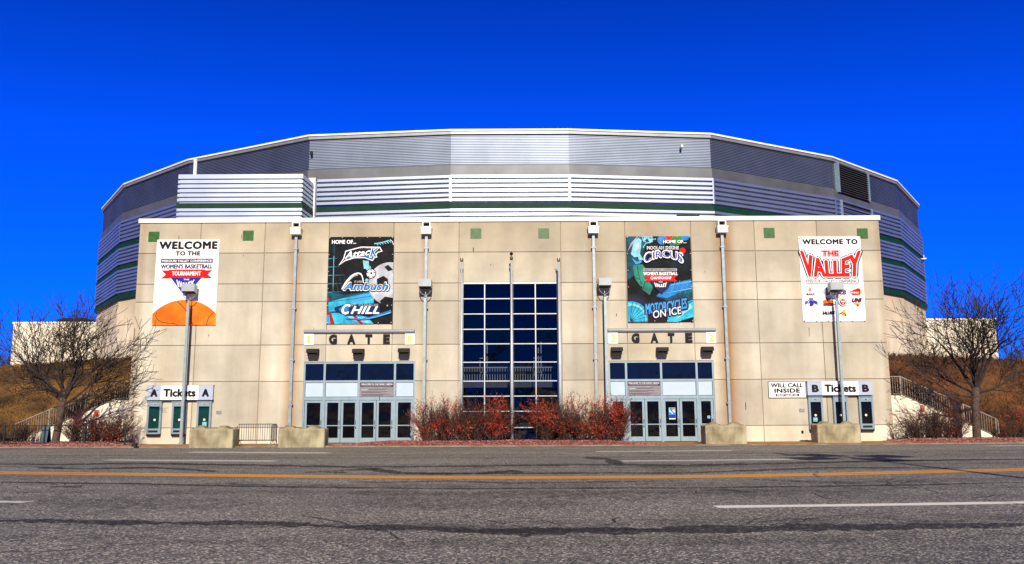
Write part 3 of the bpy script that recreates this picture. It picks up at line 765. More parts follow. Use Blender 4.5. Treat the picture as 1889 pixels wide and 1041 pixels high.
# banner: home of three teams
A = Art(-9.76, -6.29, 10.89, 6.22, -.05, PRINT, .03, base=16)
for v, e in ((34,14),(47,18),(60,26),(73,22),(86,24)): A.stroke([(0,v),(e,v-.6)], (.9,.15), CYAN, False)
A.rect(7.6, 12, 9.6, 86, DEEPC); A.stroke([(8.5,30),(8.5,80)], .7, PALEC, False)
for k in range(5): A.stroke([(4+7*k, 62), (14+6*k, 98)], (.2,.9), DEEPC, False)
A.poly([(0,86),(30,90),(68,84),(70,98),(74,112),(40,120),(0,118)], DEEPC)
A.poly([(2,101),(25,95),(68,86),(71,90),(71,104),(40,112),(3,116)], CYAN); A.poly([(36,95),(68,87),(70,96),(40,102)], SKYB); A.stroke([(2,101),(36,97),(68,92)], .8, DEEPC)
A.poly([(0,118),(30,118),(62,124),(72,135.2),(0,135.2)], CYAN); A.poly([(30,122),(60,126),(66,133),(40,130)], PALEC)
A.poly([(0,116),(7,118),(13,135),(6,135),(4,121),(0,121)], DRED); A.poly([(36,119),(41,119),(57,135),(51,135)], DRED); A.poly([(0,94),(3,94),(4,100),(0,100)], DRED)
A.disc(95, 73, 33, SILVER); A.poly([(66,58),(72,50),(80,46),(74,60),(70,68),(66,72)], SILVER)
for p in ([(75,66),(85,61),(92,66),(93,78),(84,84),(76,78)], [(80,100),(88,93),(100,95),(100,108),(84,106)], [(86,47),(92,44),(100,52),(92,54)]): A.poly(p, BNIGHT)
A.disc(62, 49, 4, PALEC); A.poly([(53,37),(62,38),(63,48),(61,50),(55,50)], PALEC)
for k in range(6): A.stroke([(73+4*k,10-k*.6),(76+4*k,13.5-k*.8)], 1.2, PALEC, False); 
A.stroke([(70,11),(80,9.5),(93,6)], 1.6, PALEC); A.stroke([(94,5),(98,8),(99.5,13)], .8, SIGNW)
A.text("HOME OF...", 5, 5, 42, 11, SIGNW, .028)
sw = [(16,45),(23,34),(26,22),(50,15.5),(79,16),(83,23),(76,25),(68,38),(56,33.5),(40,33.5),(26,38)]
A.poly(sw, SIGNW); A.poly([(19,42.5),(24.5,34),(27,23.4),(50,17),(78,17.4),(81,22.4),(75,24),(67.4,36.3),(56,32),(40,32),(26,36)], INK)
A.poly([(26,34.5),(40,31),(56,31),(67,35),(70,31),(56,28.5),(40,29),(27,32)], MIDB)
A.text("ST. LOUIS", 48, 16.8, 71, 19.2, GREY, .02, .2)
A.text("Attac", 25.5, 21, 64, 31.5, SIGNW, .026, .3, warp=arc_warp(0, -6)); A.text("K", 63, 17, 77, 32.5, SIGNW, .05, .3); A.text("K", 64, 18, 76, 31.5, MIDB, .022, .3)
arch = [(23,82),(28,72),(36,62),(44,57.5),(50,58),(53,63),(55,72)]
A.stroke(arch, (5,2.2), INK); A.stroke(arch, (3.6,1.2), SIGNW); A.stroke([(27,79),(33,69),(40,62),(46,60)], (.3,1.4), GREY)
A.disc(66, 57.5, 7.6, INK); A.disc(66, 57.5, 6.4, SIGNW); A.disc(66.5, 57, 2.0, INK, n=5)
for a in (0, 72, 144, 216, 288): A.disc(66+5*math.cos(math.radians(a-90)), 57.5+5*math.sin(math.radians(a-90)), 1.3, INK, n=5)
A.poly([(55,70),(58,64),(64,66),(62,72)], INK); A.poly([(57,68),(59,65),(63,67),(61,71)], PALEC)
A.text("ST. LOUIS", 41, 68.5, 53, 71.5, GREY, .03)
A.text("Ambush", 23, 69.5, 95, 85, INK, .085, .25); A.text("Ambush", 24, 70.5, 94, 84, SIGNW, .06, .25); A.text("Ambush", 25, 71.5, 93, 83, INK, .04, .25); A.text("Ambush", 25.6, 72.2, 92.4, 82.4, MIDB, .022, .25)
A.poly([(12,109),(24,106),(32,103),(42,105),(80,103),(81,119),(60,121),(30,122),(20,118),(12,113)], NAVY); A.poly([(18,112),(26,106),(34,104.5),(33,118),(24,119)], MIDB)
A.text("ST. CHARLES", 37, 104.6, 78, 107.6, GREY, .02)
for dx, mm, bb in ((-.5, MIDB, .07), (0, SIGNW, .028)):
    A.text("C", 23+dx, 104.5, 36+dx, 120, mm, bb, .3); A.text("HILL", 37+dx, 108, 80+dx, 119.4, mm, bb*.9, .35)
A.stroke([(30,126.5),(55,127.5),(72,124),(98,116)], (1.0,5.0), MIDB); A.stroke([(60,127),(76,124),(97,117.5)], (.5,1.2), PALEC); A.disc(92, 107, 1.2, GREY)
finish(A, "banner", "black and cyan team banner with a soccer ball above the left-hand gate", "banner")

# banner: circus, championship, motorcycles
A = Art(6.09, 9.53, 10.85, 6.25, -.05, PRINT, .03, base=16)
HH = A.H
A.poly([(0,0),(30,0),(42,8),(30,14),(22,40),(10,62),(0,70)], DEEPC)
for k in range(7): A.stroke([(1+2*k, 26-3*k), (8+2*k, 10-2*k)], (.2,.8), GREY, False)
A.poly([(12,8),(20,2),(24,6),(23,18),(20,32),(12,33),(7,28)], PALEC); A.poly([(14,14),(20,9),(19,20),(13,24)], SILVER)
A.poly([(24,0),(40,0),(44,6),(37,11),(33,3),(27,9)], PALEC); A.stroke([(26,18),(31,11),(37,10)], 1.4, PALEC); A.poly([(8,34),(16,40),(24,38),(22,42),(14,44)], SKYB); A.poly([(18,33),(21,28),(26,37),(19,38)], PALEC)
for c in range(9): A.disc(27+2.6*c, 2.5+2*((c*7) % 4), 1.1, PALEC if c % 2 else INK)
A.disc(56, 6, 7.5, MIDB); A.disc(53.5, 4.5, 2.6, SKYB); A.disc(68, 1, 6, RED); A.disc(80, 5, 9, GRNI); A.disc(92, 1, 6, MIDB); A.disc(87, 23, 4.6, RED); A.disc(72, 10, 6, TEALI)
for k in range(10): A.stroke([(66+3.6*k, 62-1.5*k), (71+3.4*k, 40-2*k)], (.2,.5), DEEPC, False)
A.poly([(9,46),(24,44),(30,52),(31,68),(27,80),(20,78),(12,66)], TEALI); A.poly([(24,74),(34,70),(40,80),(34,92),(23,84)], TEALI)
for p in ([(16,46),(18,60),(22,76)], [(28,70),(24,84)], [(10,64),(20,68)]): A.stroke(p, .9, INK)
A.poly([(45,95),(60,80),(100,70),(100,120),(70,136),(60,136),(58,100)], DEEPC); A.poly([(44,94),(62,76),(98,68),(99,80),(60,97)], MIDB)
for v in (73, 84): A.stroke([(60,v+5),(99,v-2)], (.3,1.1), PALEC, False)
for k in range(5): A.stroke([(64+8*k, 96-2*k), (74+7*k, 70)], (.3,.8), SKYB, False)
A.poly([(62,118),(80,106),(100,100),(100,126),(74,134),(60,134)], CYAN); A.poly([(70,120),(96,106),(99,112),(76,128)], PALEC); A.stroke([(86,108),(100,102)], .9, NAVY)
A.disc(5, 128, 37, INK); A.disc(5, 128, 33, NAVY)
for k in range(26):
    a = math.radians(-90 + 5.2*k); A.stroke([(5+35*math.cos(a), 128+35*math.sin(a)), (5+38.5*math.cos(a), 128+38.5*math.sin(a))], 1.7, INK, False)
A.disc(5, 128, 26, CYAN); A.disc(5, 128, 23, PALEC); A.disc(5, 130, 21.5, CYAN)
for k in range(9):
    a = math.radians(-85 + 16*k); A.stroke([(3,132), (5+25*math.cos(a), 128+25*math.sin(a))], .7, NAVY, False)
A.rect(30, 120, 58, HH, INK)
A.text("HOME OF...", 56, 6, 94, 12, INK, .07); A.text("HOME OF...", 57, 6.5, 93, 11.5, SIGNW, .028)
A.text("MOOLAH SHRINE", 32, 16.2, 81, 21.2, SIGNW, .035); A.text("MOOLAH SHRINE", 32.6, 16.9, 80.4, 20.6, NAVY, .0)
aw = arc_warp(5.0, 0, .45); bw = arc_warp(5.0, 0, .45)
A.text("CIRCUS", 26, 21.5, 88, 35, INK, .08, warp=aw); A.text("CIRCUS", 26.5, 22, 87.5, 34.5, SIGNW, .05, warp=aw); A.text("CIRCUS", 28, 23.4, 86, 33.2, ROYAL, .008, warp=bw)
A.rect(25, 51, 77, 55.4, GREY); A.text("MISSOURI VALLEY CONFERENCE", 26, 51.8, 76, 54.6, INK, .02)
A.text("WOMEN'S BASKETBALL", 25, 56.4, 78, 61.6, SIGNW, .022)
A.poly([(33,69),(70,69),(62,82),(52,91),(43,82)], NAVY); ribbon_sign(A, 26, 62.5, 77, 71.4)
A.text("CHAMPIONSHIP", 36, 63.8, 68, 68, SIGNW, .018); A.text("THE", 48, 71.2, 54, 73, SIGNW, .02); A.text("VALLEY", 42, 72.5, 60, 80, SIGNW, .022, warp=flare)
mw = arc_warp(-1.0, -9)
A.text("MOTORCYCLES", 26, 101, 92, 120, NAVY, .085, .0, warp=mw); A.text("MOTORCYCLES", 27, 102.5, 90.5, 118.5, SKYB, .014, warp=mw)
A.text("ON ICE", 37, 112.5, 82, 126, NAVY, .07, .0, warp=arc_warp(0, -7)); A.text("ON ICE", 38, 113.5, 81, 125, SIGNW, .0, .0, warp=arc_warp(0, -7))
finish(A, "banner", "dark circus and motorcycle banner with a wheel and balloons above the right-hand gate", "banner")

# banner: conference welcome
A = Art(15.29, 18.59, 10.79, 6.24, -.05, PRINT, .03)
A.text("WELCOME TO", 6, 4.2, 95, 12.8, INK, .054, space=1.08)
A.text("THE", 35.5, 22, 64.5, 33, NAVY, .09); A.text("THE", 36.2, 22.6, 63.8, 32.4, SIGNW, .06); A.text("THE", 37, 23.2, 63, 31.8, RED, .045)
A.text("VALLEY", 4, 20.5, 97, 67.2, NAVY, .058, warp=flare); A.text("VALLEY", 5, 21.5, 95.5, 66.6, SIGNW, .038, warp=flare); A.text("VALLEY", 5.8, 22.6, 94.6, 65.8, RED, .022, warp=flare)
A.rect(8, 69, 94, 69.6, INK); A.rect(8, 76.2, 94, 76.8, INK); A.text("MISSOURI VALLEY CONFERENCE", 8, 70.8, 94, 75, INK, .0)
A.disc(14, 86, 4, MAROON, n=8); A.disc(14, 86, 3.3, SIGNW, n=8); A.text("B", 12.6, 83.8, 15.6, 88.4, MAROON, .03); A.text("BRADLEY", 7.5, 92.4, 21, 95.6, MAROON, .03)
A.stroke([(37,94),(36,88),(40,84),(44,84.5)], 2.2, GREY); A.text("D", 39.5, 86, 46, 95, NAVY, .05, .2); A.text("D", 40.3, 87, 45.2, 94, SKYB, .01, .2)
A.text("ACES", 57, 88, 71.5, 94.5, PURP, .04, .3); A.rect(58, 86.4, 70, 87.2, GREY)
A.poly([(77,90),(84,87),(91,84),(94,87),(96,91),(93,95),(81,95.5)], RED); A.poly([(94,88),(98,91),(93,94.5)], GOLD); A.poly([(91,85.5),(94,88),(92,90)], INK); A.text("REDBIRDS", 78.5, 90.5, 91, 93, SIGNW, .02, .2)
A.text("SYCAMORES", 4, 103, 24.5, 108, ROYAL, .03, warp=arc_warp(3)); A.rect(11, 100.5, 18, 102.2, NAVY); A.poly([(12,107),(18.5,105.5),(18,111),(14,113.5),(11.5,112)], ROYAL)
A.poly([(33,105),(36,103),(47,103),(50,106),(49,109),(34,109)], ORANGE); A.poly([(38,99.5),(39.5,101),(43,101),(44.5,99.5),(44,104),(39,104)], INK); A.text("LOYOLA", 34, 104, 48.6, 107, INK, .02); A.text("RAMBLERS", 33.5, 108, 50, 112.8, MAROON, .04, .15)
A.disc(64.5, 107, 6.6, INK); A.disc(64.5, 107, 5.8, SIGNW); A.disc(64.5, 107, 4.8, MAROON); A.disc(63, 106, 1.4, SIGNW); A.disc(66.5, 106, 1.4, SIGNW); A.disc(64.8, 109, 1.5, GREY)
A.text("UNI", 79.5, 100.5, 95, 107, PURP, .06, .3); A.poly([(82,108),(93,107),(92,111),(89,114),(86,111)], GOLD); A.poly([(86,111),(89.5,110.5),(88.8,114)], PURP)
A.text("SALUKIS", 31, 121.5, 51, 126.5, INK, .04, .3)
A.poly([(60,124),(63,121.5),(65,119),(69,120),(67.5,123),(70,125),(66,128),(62,126.5)], GOLD); A.stroke([(58,126),(63,124),(66,126),(69,129)], 1.2, INK)
A.stroke([(40,134.5),(55,131.5),(64,130.5)], .35, GREY)
finish(A, "banner", "white conference welcome banner with big red letters and rows of small team logos", "banner")

# gate signs
def gate_sign(px0, px1, py0, num, letters, label):
    a = at(px0, py0, 0); b = at(px1, py0, 0)
    root = thing("gate_sign", ((a.x+b.x)/2, 0, 5.1), label, "sign")
    mb = MB(); mb.cbox(a.x, b.x, -.16, 0, 5.78, 5.92, .02); mb.box(a.x, b.x, -.12, 0, 5.755, 5.78)
    mb.build("canopy", TRIMG, root)
    for x in (a.x+.02, b.x-.50):
        q = Art(x, x+.50, 5.70, 5.13, -.05, [SIGNW, YELL], .05)
        q.text(num, 32, 18, 32+(28 if num == "1" else 42), 98, YELL, .05); q.mb.build("number_plate", q.mats, root)
    for ch, p0, p1 in letters:
        x0, x1 = at(p0, 627, 0).x, at(p1, 627, 0).x
        vs, fs = glyphs(ch, .06)
        mb = MB(); n_ = len(vs)
        f = [(x0+(x1-x0)*u, -.07, 5.67-.50*v) for u, v in vs]; bk = [(x, -.03, z) for x, _, z in f]
        mb.add(f, fs); mb.add(bk, fs)
        from collections import Counter
        cnt = Counter(); 
        for t in fs:
            for i in range(len(t)): cnt[tuple(sorted((t[i-1], t[i])))] += 1
        base = len(mb.v) - 2*n_
        for (i, j), c in cnt.items():
            if c == 1: mb.f.append([base+i, base+j, base+n_+j, base+n_+i]); mb.m.append(0)
        mb.build("letter", BLACK, root)
gate_sign(561, 765, 622, "1", (("G",607,622),("A",641,656),("T",674,687),("E",707,719.5)), "black GATE letters with yellow number plates over the left gate, below the team banner")
gate_sign(1121, 1320, 620, "2", (("G",1165,1179.5),("A",1200,1214),("T",1232,1244),("E",1264,1277)), "black GATE letters with yellow number plates over the right gate, below the circus banner")

# ticket signs
def ticket_sign(x0, x1, z1, z0, let, label, f):
    A = Art(x0, x1, z1, z0, -.18, PRINT, .16, base=22); h = A.H
    A.rect(f[0], h*.02, f[1], h*.98, SIGNW)
    A.text(let, f[2], h*.26, f[2]+10, h*.77, INK, .06); A.text(let, f[3], h*.26, f[3]+10, h*.77, INK, .06); A.text("Tickets", f[0]+4, h*.24, f[1]-4, h*.78, INK, .044)
    A.mb.box(x0-.015, x1+.015, -.182, -.02, z0-.03, z0, 1); A.mb.box(x0-.015, x1+.015, -.182, -.02, z1, z1+.02, 7)
    finish(A, "ticket_sign", label, "sign")
ticket_sign(-18.93, -15.50, 3.05, 2.30, "A", "grey and white Tickets sign lettered A above the left windows", (21.5, 78, 6.5, 84))
ticket_sign(15.27, 18.62, 3.12, 2.40, "B", "grey and white Tickets sign lettered B above the right windows", (22.5, 78.5, 7, 84.5))
A = Art(13.28, 15.22, 3.12, 2.27, -.05, PRINT, .04, base=1); h = A.H
A.rect(1.3, 1.3, 98.7, h-1.3, SIGNW); A.text("WILL CALL", 7, 4.5, 93, 16, INK, .042); A.text("INSIDE", 16, 18.5, 84, 30, INK, .052)
A.poly([(17,33),(84,33),(80,36),(84,39.5),(17,39.5),(20,36)], INK); A.text("MUST HAVE I.D.", 23, 34, 78, 38.6, SIGNW, .04)
for u, v in ((8,33),(11,27),(89,34),(92,30)): A.disc(u, v, .9, RED if u < 50 else GOLD, n=6)
finish(A, "will_call_sign", "white WILL CALL INSIDE sign with a black border beside the Tickets B sign", "sign")
def welcome_board(x0, x1, z1, z0, label):
    A = Art(x0, x1, z1, z0, .055, PRINT, .03, base=20); h = A.H
    A.rect(0.5, .5, 99.5, h*.30, PURB); A.text("WELCOME TO THE FAMILY ARENA", 3, h*.06, 97, h*.155, SIGNW, .02)
    for k, (a, b) in enumerate(((6, 92),)): A.rect(a, h*.21, b, h*.235, GREY)
    rr = random.Random(3)
    for k in range(9):
        v = h*(.38+.065*k); a = 4 if k not in (1, 2) else 26
        A.rect(a, v, rr.uniform(60, 96), v+h*.022, PURB if k % 3 else GREY)
    A.rect(5, h*.47, 23, h*.56, GREY)
    finish(A, "notice_board", label, "sign")
welcome_board(c1[3]+.06, c1[5]-.06, 3.15, 2.44, "purple and grey welcome board over the doors of the left gate")
welcome_board(c2[1]+.06, c2[3]-.06, 3.15, 2.44, "purple and grey welcome board over the doors of the right gate")
p = at(1233.5, 752, .09); q = at(1246.5, 774, .09)
A = Art(p.x, q.x, p.z, q.z, .085, PRINT, .01, base=13); h = A.H
A.rect(4, 3, 96, h*.42, PALEC); A.disc(35, h*.12, 16, TEALI); A.rect(55, h*.05, 90, h*.15, RED)
for k in range(9): A.disc(15+9*k, h*(.28+.1*((k*5) % 3)), 9, NAVY if k % 2 else SIGNW, n=7)
A.rect(4, h*.6, 96, h*.88, ROYAL); A.rect(4, h*.9, 96, h*.98, SIGNW); finish(A, "door_poster", "small bright blue and white poster taped inside a glass door", "poster")
for px, py, r, kind in ((1307.5, 769.5, .075, 0), (1317.5, 769, .09, 1), (1317, 761, .07, 2)):
    c = at(px, py, .10); A = Art(c.x-r, c.x+r, c.z+r, c.z-r, .09, PRINT, .008, base=(13, 23, 7)[kind])
    if kind == 0: A.disc(50, 50, 40, SIGNW); A.disc(50, 50, 33, SKYB)
    elif kind == 1: A.disc(50, 45, 22, INK)
    else: A.rect(15, 10, 85, 45, INK); A.rect(15, 55, 85, 88, INK)
    finish(A, "door_sticker", ("round blue sticker low on the rightmost glass door", "yellow sticker with a dark dot on the rightmost glass door", "grey and black sticker uppermost on the rightmost glass door")[kind], "sticker")

# ticket windows
def ticket_window(px, zb, num, gm):
    x = px; W = .37; z0, z1 = zb, zb+1.64
    root = thing("ticket_window", (x, 0, z0), "", "ticket window", "ticket windows in the concrete wall")
    mb = MB(); y = -.16
    mb.cbox(x-W, x-W+.10, y, 0, z0, z1, .008); mb.cbox(x+W-.10, x+W, y, 0, z0, z1, .008); mb.box(x-W+.1, x+W-.1, y+.004, 0, z1-.24, z1); mb.box(x-W+.1, x+W-.1, y+.004, 0, z0, z0+.28)
    mb.box(x-W-.02, x+W+.02, y-.03, 0, z1, z1+.03)
    mb.build("frame", ALU, root)
    mb = MB(); mb.box(x-W+.1, x+W-.1, -.03, 0, z0+.28, z1-.24); gl = mb.build("glass_pane", gm, root)
    mb = MB(); mb.tube([(x, -.045, z0+.72), (x, -.03, z0+.72)], .058, 14, 0); mb.build("speak_hole", WHITEM, gl)
    mb = MB(); mb.box(x-.24, x+.24, y-.004, y+.004, z0+.08, z0+.19); mb.build("pay_slot", DARK, root)
    mb = MB(); mb.box(x-W+.02, x+W-.02, y+.02, 0, z0-.11, z0); mb.build("sill", BRONZE, root)
    q = Art(x-.09, x+.09, z1-.08, z1-.16, y-.002, [ALUL, INK], .004); q.text(num, 15, 4, 85, q.H-4, INK, .05); q.mb.build("number_plate", q.mats, root)
    return root
tw = []
for px, zb, num, lab in ((at(286,770).x, .57, "A1", "leftmost ticket window under the Tickets A sign"), (at(331.5,770).x, .57, "A2", "ticket window under the Tickets A sign behind the lamp post"), (at(377.5,770).x, .57, "A3", "ticket window under the Tickets A sign with a small notice on its glass"),
                         (at(1504,765).x, .66, "B1", "ticket window under the Tickets B sign with a pale notice on its glass"), (at(1550,765).x, .66, "B2", "ticket window under the Tickets B sign behind the lamp post"), (at(1597,765).x, .66, "B3", "rightmost ticket window under the Tickets B sign")):
    r_ = ticket_window(px, zb, num, TEAL if num[0] == 'A' else BGLASS); r_["label"] = lab; tw.append(r_)
for i, dx in ((2, .02), (3, -.02)):
    x = tw[i].location.x + dx; zb = tw[i].location.z
    A = Art(x-.11, x+.11, zb+.60, zb+.40, -.04, PRINT, .004, base=10); A.rect(10, 15, 90, 22, GREY); A.rect(10, 40, 80, 46, GREY); A.rect(30, 65, 70, 72, INK)
    finish(A, "paper_notice", "small pale paper notice taped in the third window of the Tickets A row" if i == 2 else "small pale paper notice taped in the first window of the Tickets B row", "notice")

# wall lights, plaques
def wall_light(x, z):
    root = thing("wall_light", (x, 0, z), "", "wall light", "dark wall lights over the gates")
    mb = MB(); mb.add([(x-.29,-.10,z+.14),(x+.29,-.10,z+.14),(x+.29,-.50,z+.10),(x-.29,-.50,z+.10),(x-.29,-.10,z-.10),(x+.29,-.10,z-.10),(x+.29,-.56,z-.10),(x-.29,-.56,z-.10)],
                      [(0,3,2,1),(4,5,6,7),(0,1,5,4),(1,2,6,5),(2,3,7,6),(3,0,4,7)]); mb.box(x-.25, x+.25, -.44, -.12, z-.26, z-.10); mb.build("housing", BRONZE, root)
    mb = MB(); mb.box(x-.20, x+.20, -.40, -.16, z-.265, z-.26); mb.build("lens", ALUL, root)
    mb = MB(); mb.box(x-.09, x+.09, -.10, 0, z-.08, z+.1); mb.build("bracket", STEEL, root)
    return root
spots = [(577, 648), (661, 648), (745, 647), (1138, 645), (1222, 645), (1305, 644)]
labs = ["left gate light nearest the left number 1 plate", "middle light over the left gate, below the letter A", "left gate light nearest the right number 1 plate",
        "right gate light nearest the left number 2 plate", "middle light over the right gate, below the letter A", "right gate light nearest the right number 2 plate"]
base = None
for (px, py), lab in zip(spots, labs):
    p = at(px, py, -.3)
    if base is None: base = wall_light(p.x, p.z); o = base
    else: o = copy_tree(base); o.location = (p.x, 0, p.z)
    o["label"] = "dark box " + lab
for px, py, lab in ((404, 761, "small grey louvred plate on the wall beside the A windows"), (1479, 757, "small grey louvred plate on the wall beside the B windows")):
    p = at(px, py, 0); mb = MB(); mb.box(p.x-.14, p.x+.14, -.03, 0, p.z-.085, p.z+.085)
    for k in range(4): mb.box(p.x-.12, p.x+.12, -.045, -.03, p.z-.06+.035*k, p.z-.045+.035*k)
    tag(mb.build("wall_plate", STEEL, origin=p), lab, "plate")
p = at(1480, 797, 0); mb = MB(); mb.cbox(p.x-.05, p.x+.05, -.06, 0, p.z-.07, p.z+.07, .015); mb.box(p.x-.03, p.x+.03, -.075, -.06, p.z-.05, p.z-.01); tag(mb.build("outlet_box", BRONZE, origin=p), "small dark outlet box low on the wall below the will call sign", "outlet")
for px, py in ((248, 822.5),):
    p = gr(px, py+2, .06); mb = MB(); mb.box(p.x-.10, p.x+.10, p.y-.1, p.y+.1, .06, .17); mb.cbox(p.x-.12, p.x+.12, p.y-.12, p.y+.12, .17, .22, .02); tag(mb.build("ground_box", IRON, origin=(p.x, p.y, .06)), "small dark box on the pavement at the left corner of the building", "box")

# ------------------------------------------------------------------ flagpoles, light posts
def flagpole(px_t, py_t, px_b, label, ball):
    y = -.8; t = at(px_t, py_t, y); b = at(px_b, 790, y); x = (t.x+b.x)/2; z0 = .10
    root = thing("flagpole", (x, y, z0), label, "flagpole", "bare flagpoles before the tall window")
    mb = MB(); mb.tube([(x,y,z0),(x,y,z0+3),(x,y,t.z)], [.085,.075,.045], 12); mb.build("pole", ALUL, root, smooth=True)
    mb = MB(); mb.tube([(x,y,z0),(x,y,z0+.06),(x,y,z0+.14)], [.17,.17,.10], 12); mb.build("base", STEEL, root)
    mb = MB(); mb.box(x-.07, x+.07, y-.07, y+.07, t.z-.05, t.z); mb.box(x-.08, x-.03, y-.05, y+.05, t.z, t.z+.12); mb.box(x+.03, x+.08, y-.05, y+.05, t.z, t.z+.12); mb.build("truck", BRONZE, root)
    if ball: mb = MB(); mb.tube([(x,y,t.z),(x,y,t.z+.2)], .02, 6); mb.sphere((x,y,t.z+.27), .09, 12, 8); mb.build("ball", BRONZE, root, smooth=True)
    mb = MB(); mb.tube([(x+.09,y-.03,t.z-.05),(x+.10,y-.05,z0+1.3)], .008, 4); mb.build("halyard", STEEL, root)
flagpole(854, 481, 848, "leftmost bare flagpole before the tall window", 0)
flagpole(943, 478, 945, "middle flagpole topped by a dark ball before the tall window", 1)
flagpole(1029, 481, 1036, "rightmost bare flagpole before the tall window", 0)

def light_post(px_t, py_t, px_b, y, ztop, label, rz=0.0, z0=0.06):
    x = (at(px_t, py_t, y).x*1 + at(px_b, 780, y).x)/2
    root = thing("floodlight_post", (x, y, z0), label, "light post", "square-headed floodlight posts before the building")
    ztop = at(px_t, ztop, y).z; zp = ztop - .98
    mb = MB(); mb.box(x-.066, x+.066, y-.066, y+.066, z0, zp); mb.build("pole", POLEM, root)
    mb = MB(); mb.box(x-.16, x+.16, y-.16, y+.16, z0, z0+.03); mb.tube([(x,y,z0+.03),(x,y,z0+.07)], .12, 8); mb.build("base_plate", STEEL, root)
    mb = MB(); mb.tube([(x,y,zp),(x,y,zp+.16)], .05, 8)
    for s in (-1, 1): mb.tube([(x,y,zp+.14),(x+s*.14,y,zp+.20),(x+s*.28,y,zp+.36),(x+s*.30,y,zp+.52)], .022, 6)
    mb.tube([(x,y,zp+.14),(x,y+.16,zp+.24),(x,y+.18,zp+.52)], .022, 6)
    mb.build("yoke", STEEL, root)
    mb = MB(); a = zp+.50; b = ztop
    V = [(-.33,-.27,a+.09),(.33,-.27,a+.09),(.33,.27,a+.02),(-.33,.27,a+.02),(-.34,-.27,b),(.34,-.27,b),(.34,.27,b-.04),(-.34,.27,b-.04)]
    c, s = math.cos(rz), math.sin(rz); V = [(x+p*c-q*s, y+p*s+q*c, r) for p, q, r in V]
    mb.add(V, [(0,3,2,1),(4,5,6,7),(0,1,5,4),(1,2,6,5),(2,3,7,6),(3,0,4,7)])
    h = mb.build("lamp_head", mk("lamp_head_grey", (0.30, 0.33, 0.34), 0.45, 0.2, var=0.08) if "lamp_head_grey" not in MATS else MATS["lamp_head_grey"], root)
    mb = MB(); V = [(-.29,-.23,a+.078),(.29,-.23,a+.078),(.29,.23,a+.015),(-.29,.23,a+.015)]; mb.add([(x+p*c-q*s, y+p*s+q*c, r) for p, q, r in V], [(0,3,2,1)]); mb.build("lens", BRONZE, h)
    mb = MB(); mb.box(x-.075, x+.075, y-.072, y-.066, z0+.5, z0+.75); mb.build("hand_hole", STEEL, root)
light_post(346, 545, 338.5, -.55, 525, "floodlight post standing before the basketball banner", .06)
light_post(783, 545, 783, -.55, 516, "floodlight post behind the left red bush, right of the left gate")
light_post(1117, 545, 1120, -.55, 514, "floodlight post behind the right red bush, left of the right gate")
light_post(1547, 552, 1553.5, -.55, 522, "floodlight post standing before the conference banner", -.06)

# a parking-lot lamp outside the frame on the right: its shadow lies on the road
def lot_lamp():
    x, y, h = 12.65, -32.6, 10.2
    root = thing("parking_lot_lamp", (x, y, 0), "tall parking lot lamp with four flat heads", "street lamp")
    mb = MB(); mb.tube([(x,y,.6),(x,y,h)], [.13,.085], 12); mb.build("pole", POLEM, root)
    mb = MB(); mb.tube([(x,y,0),(x,y,.6)], .3, 16); mb.build("footing", KERBM, root)
    for k in range(4):
        a = math.radians(20 + 90*k); c, s = math.cos(a), math.sin(a)
        V = [(x+p*c-q*s, y+p*s+q*c, r) for r in (h-.12, h+.14) for p, q in ((.75,-.62),(2.35,-.62),(2.35,.62),(.75,.62))]
        mb = MB(); mb.add(V, [(0,3,2,1),(4,5,6,7),(0,1,5,4),(1,2,6,5),(2,3,7,6),(3,0,4,7)]); mb.tube([(x,y,h),(x+.8*c,y+.8*s,h)], .05, 6); mb.build("lamp_head", BRONZE, root)
lot_lamp()

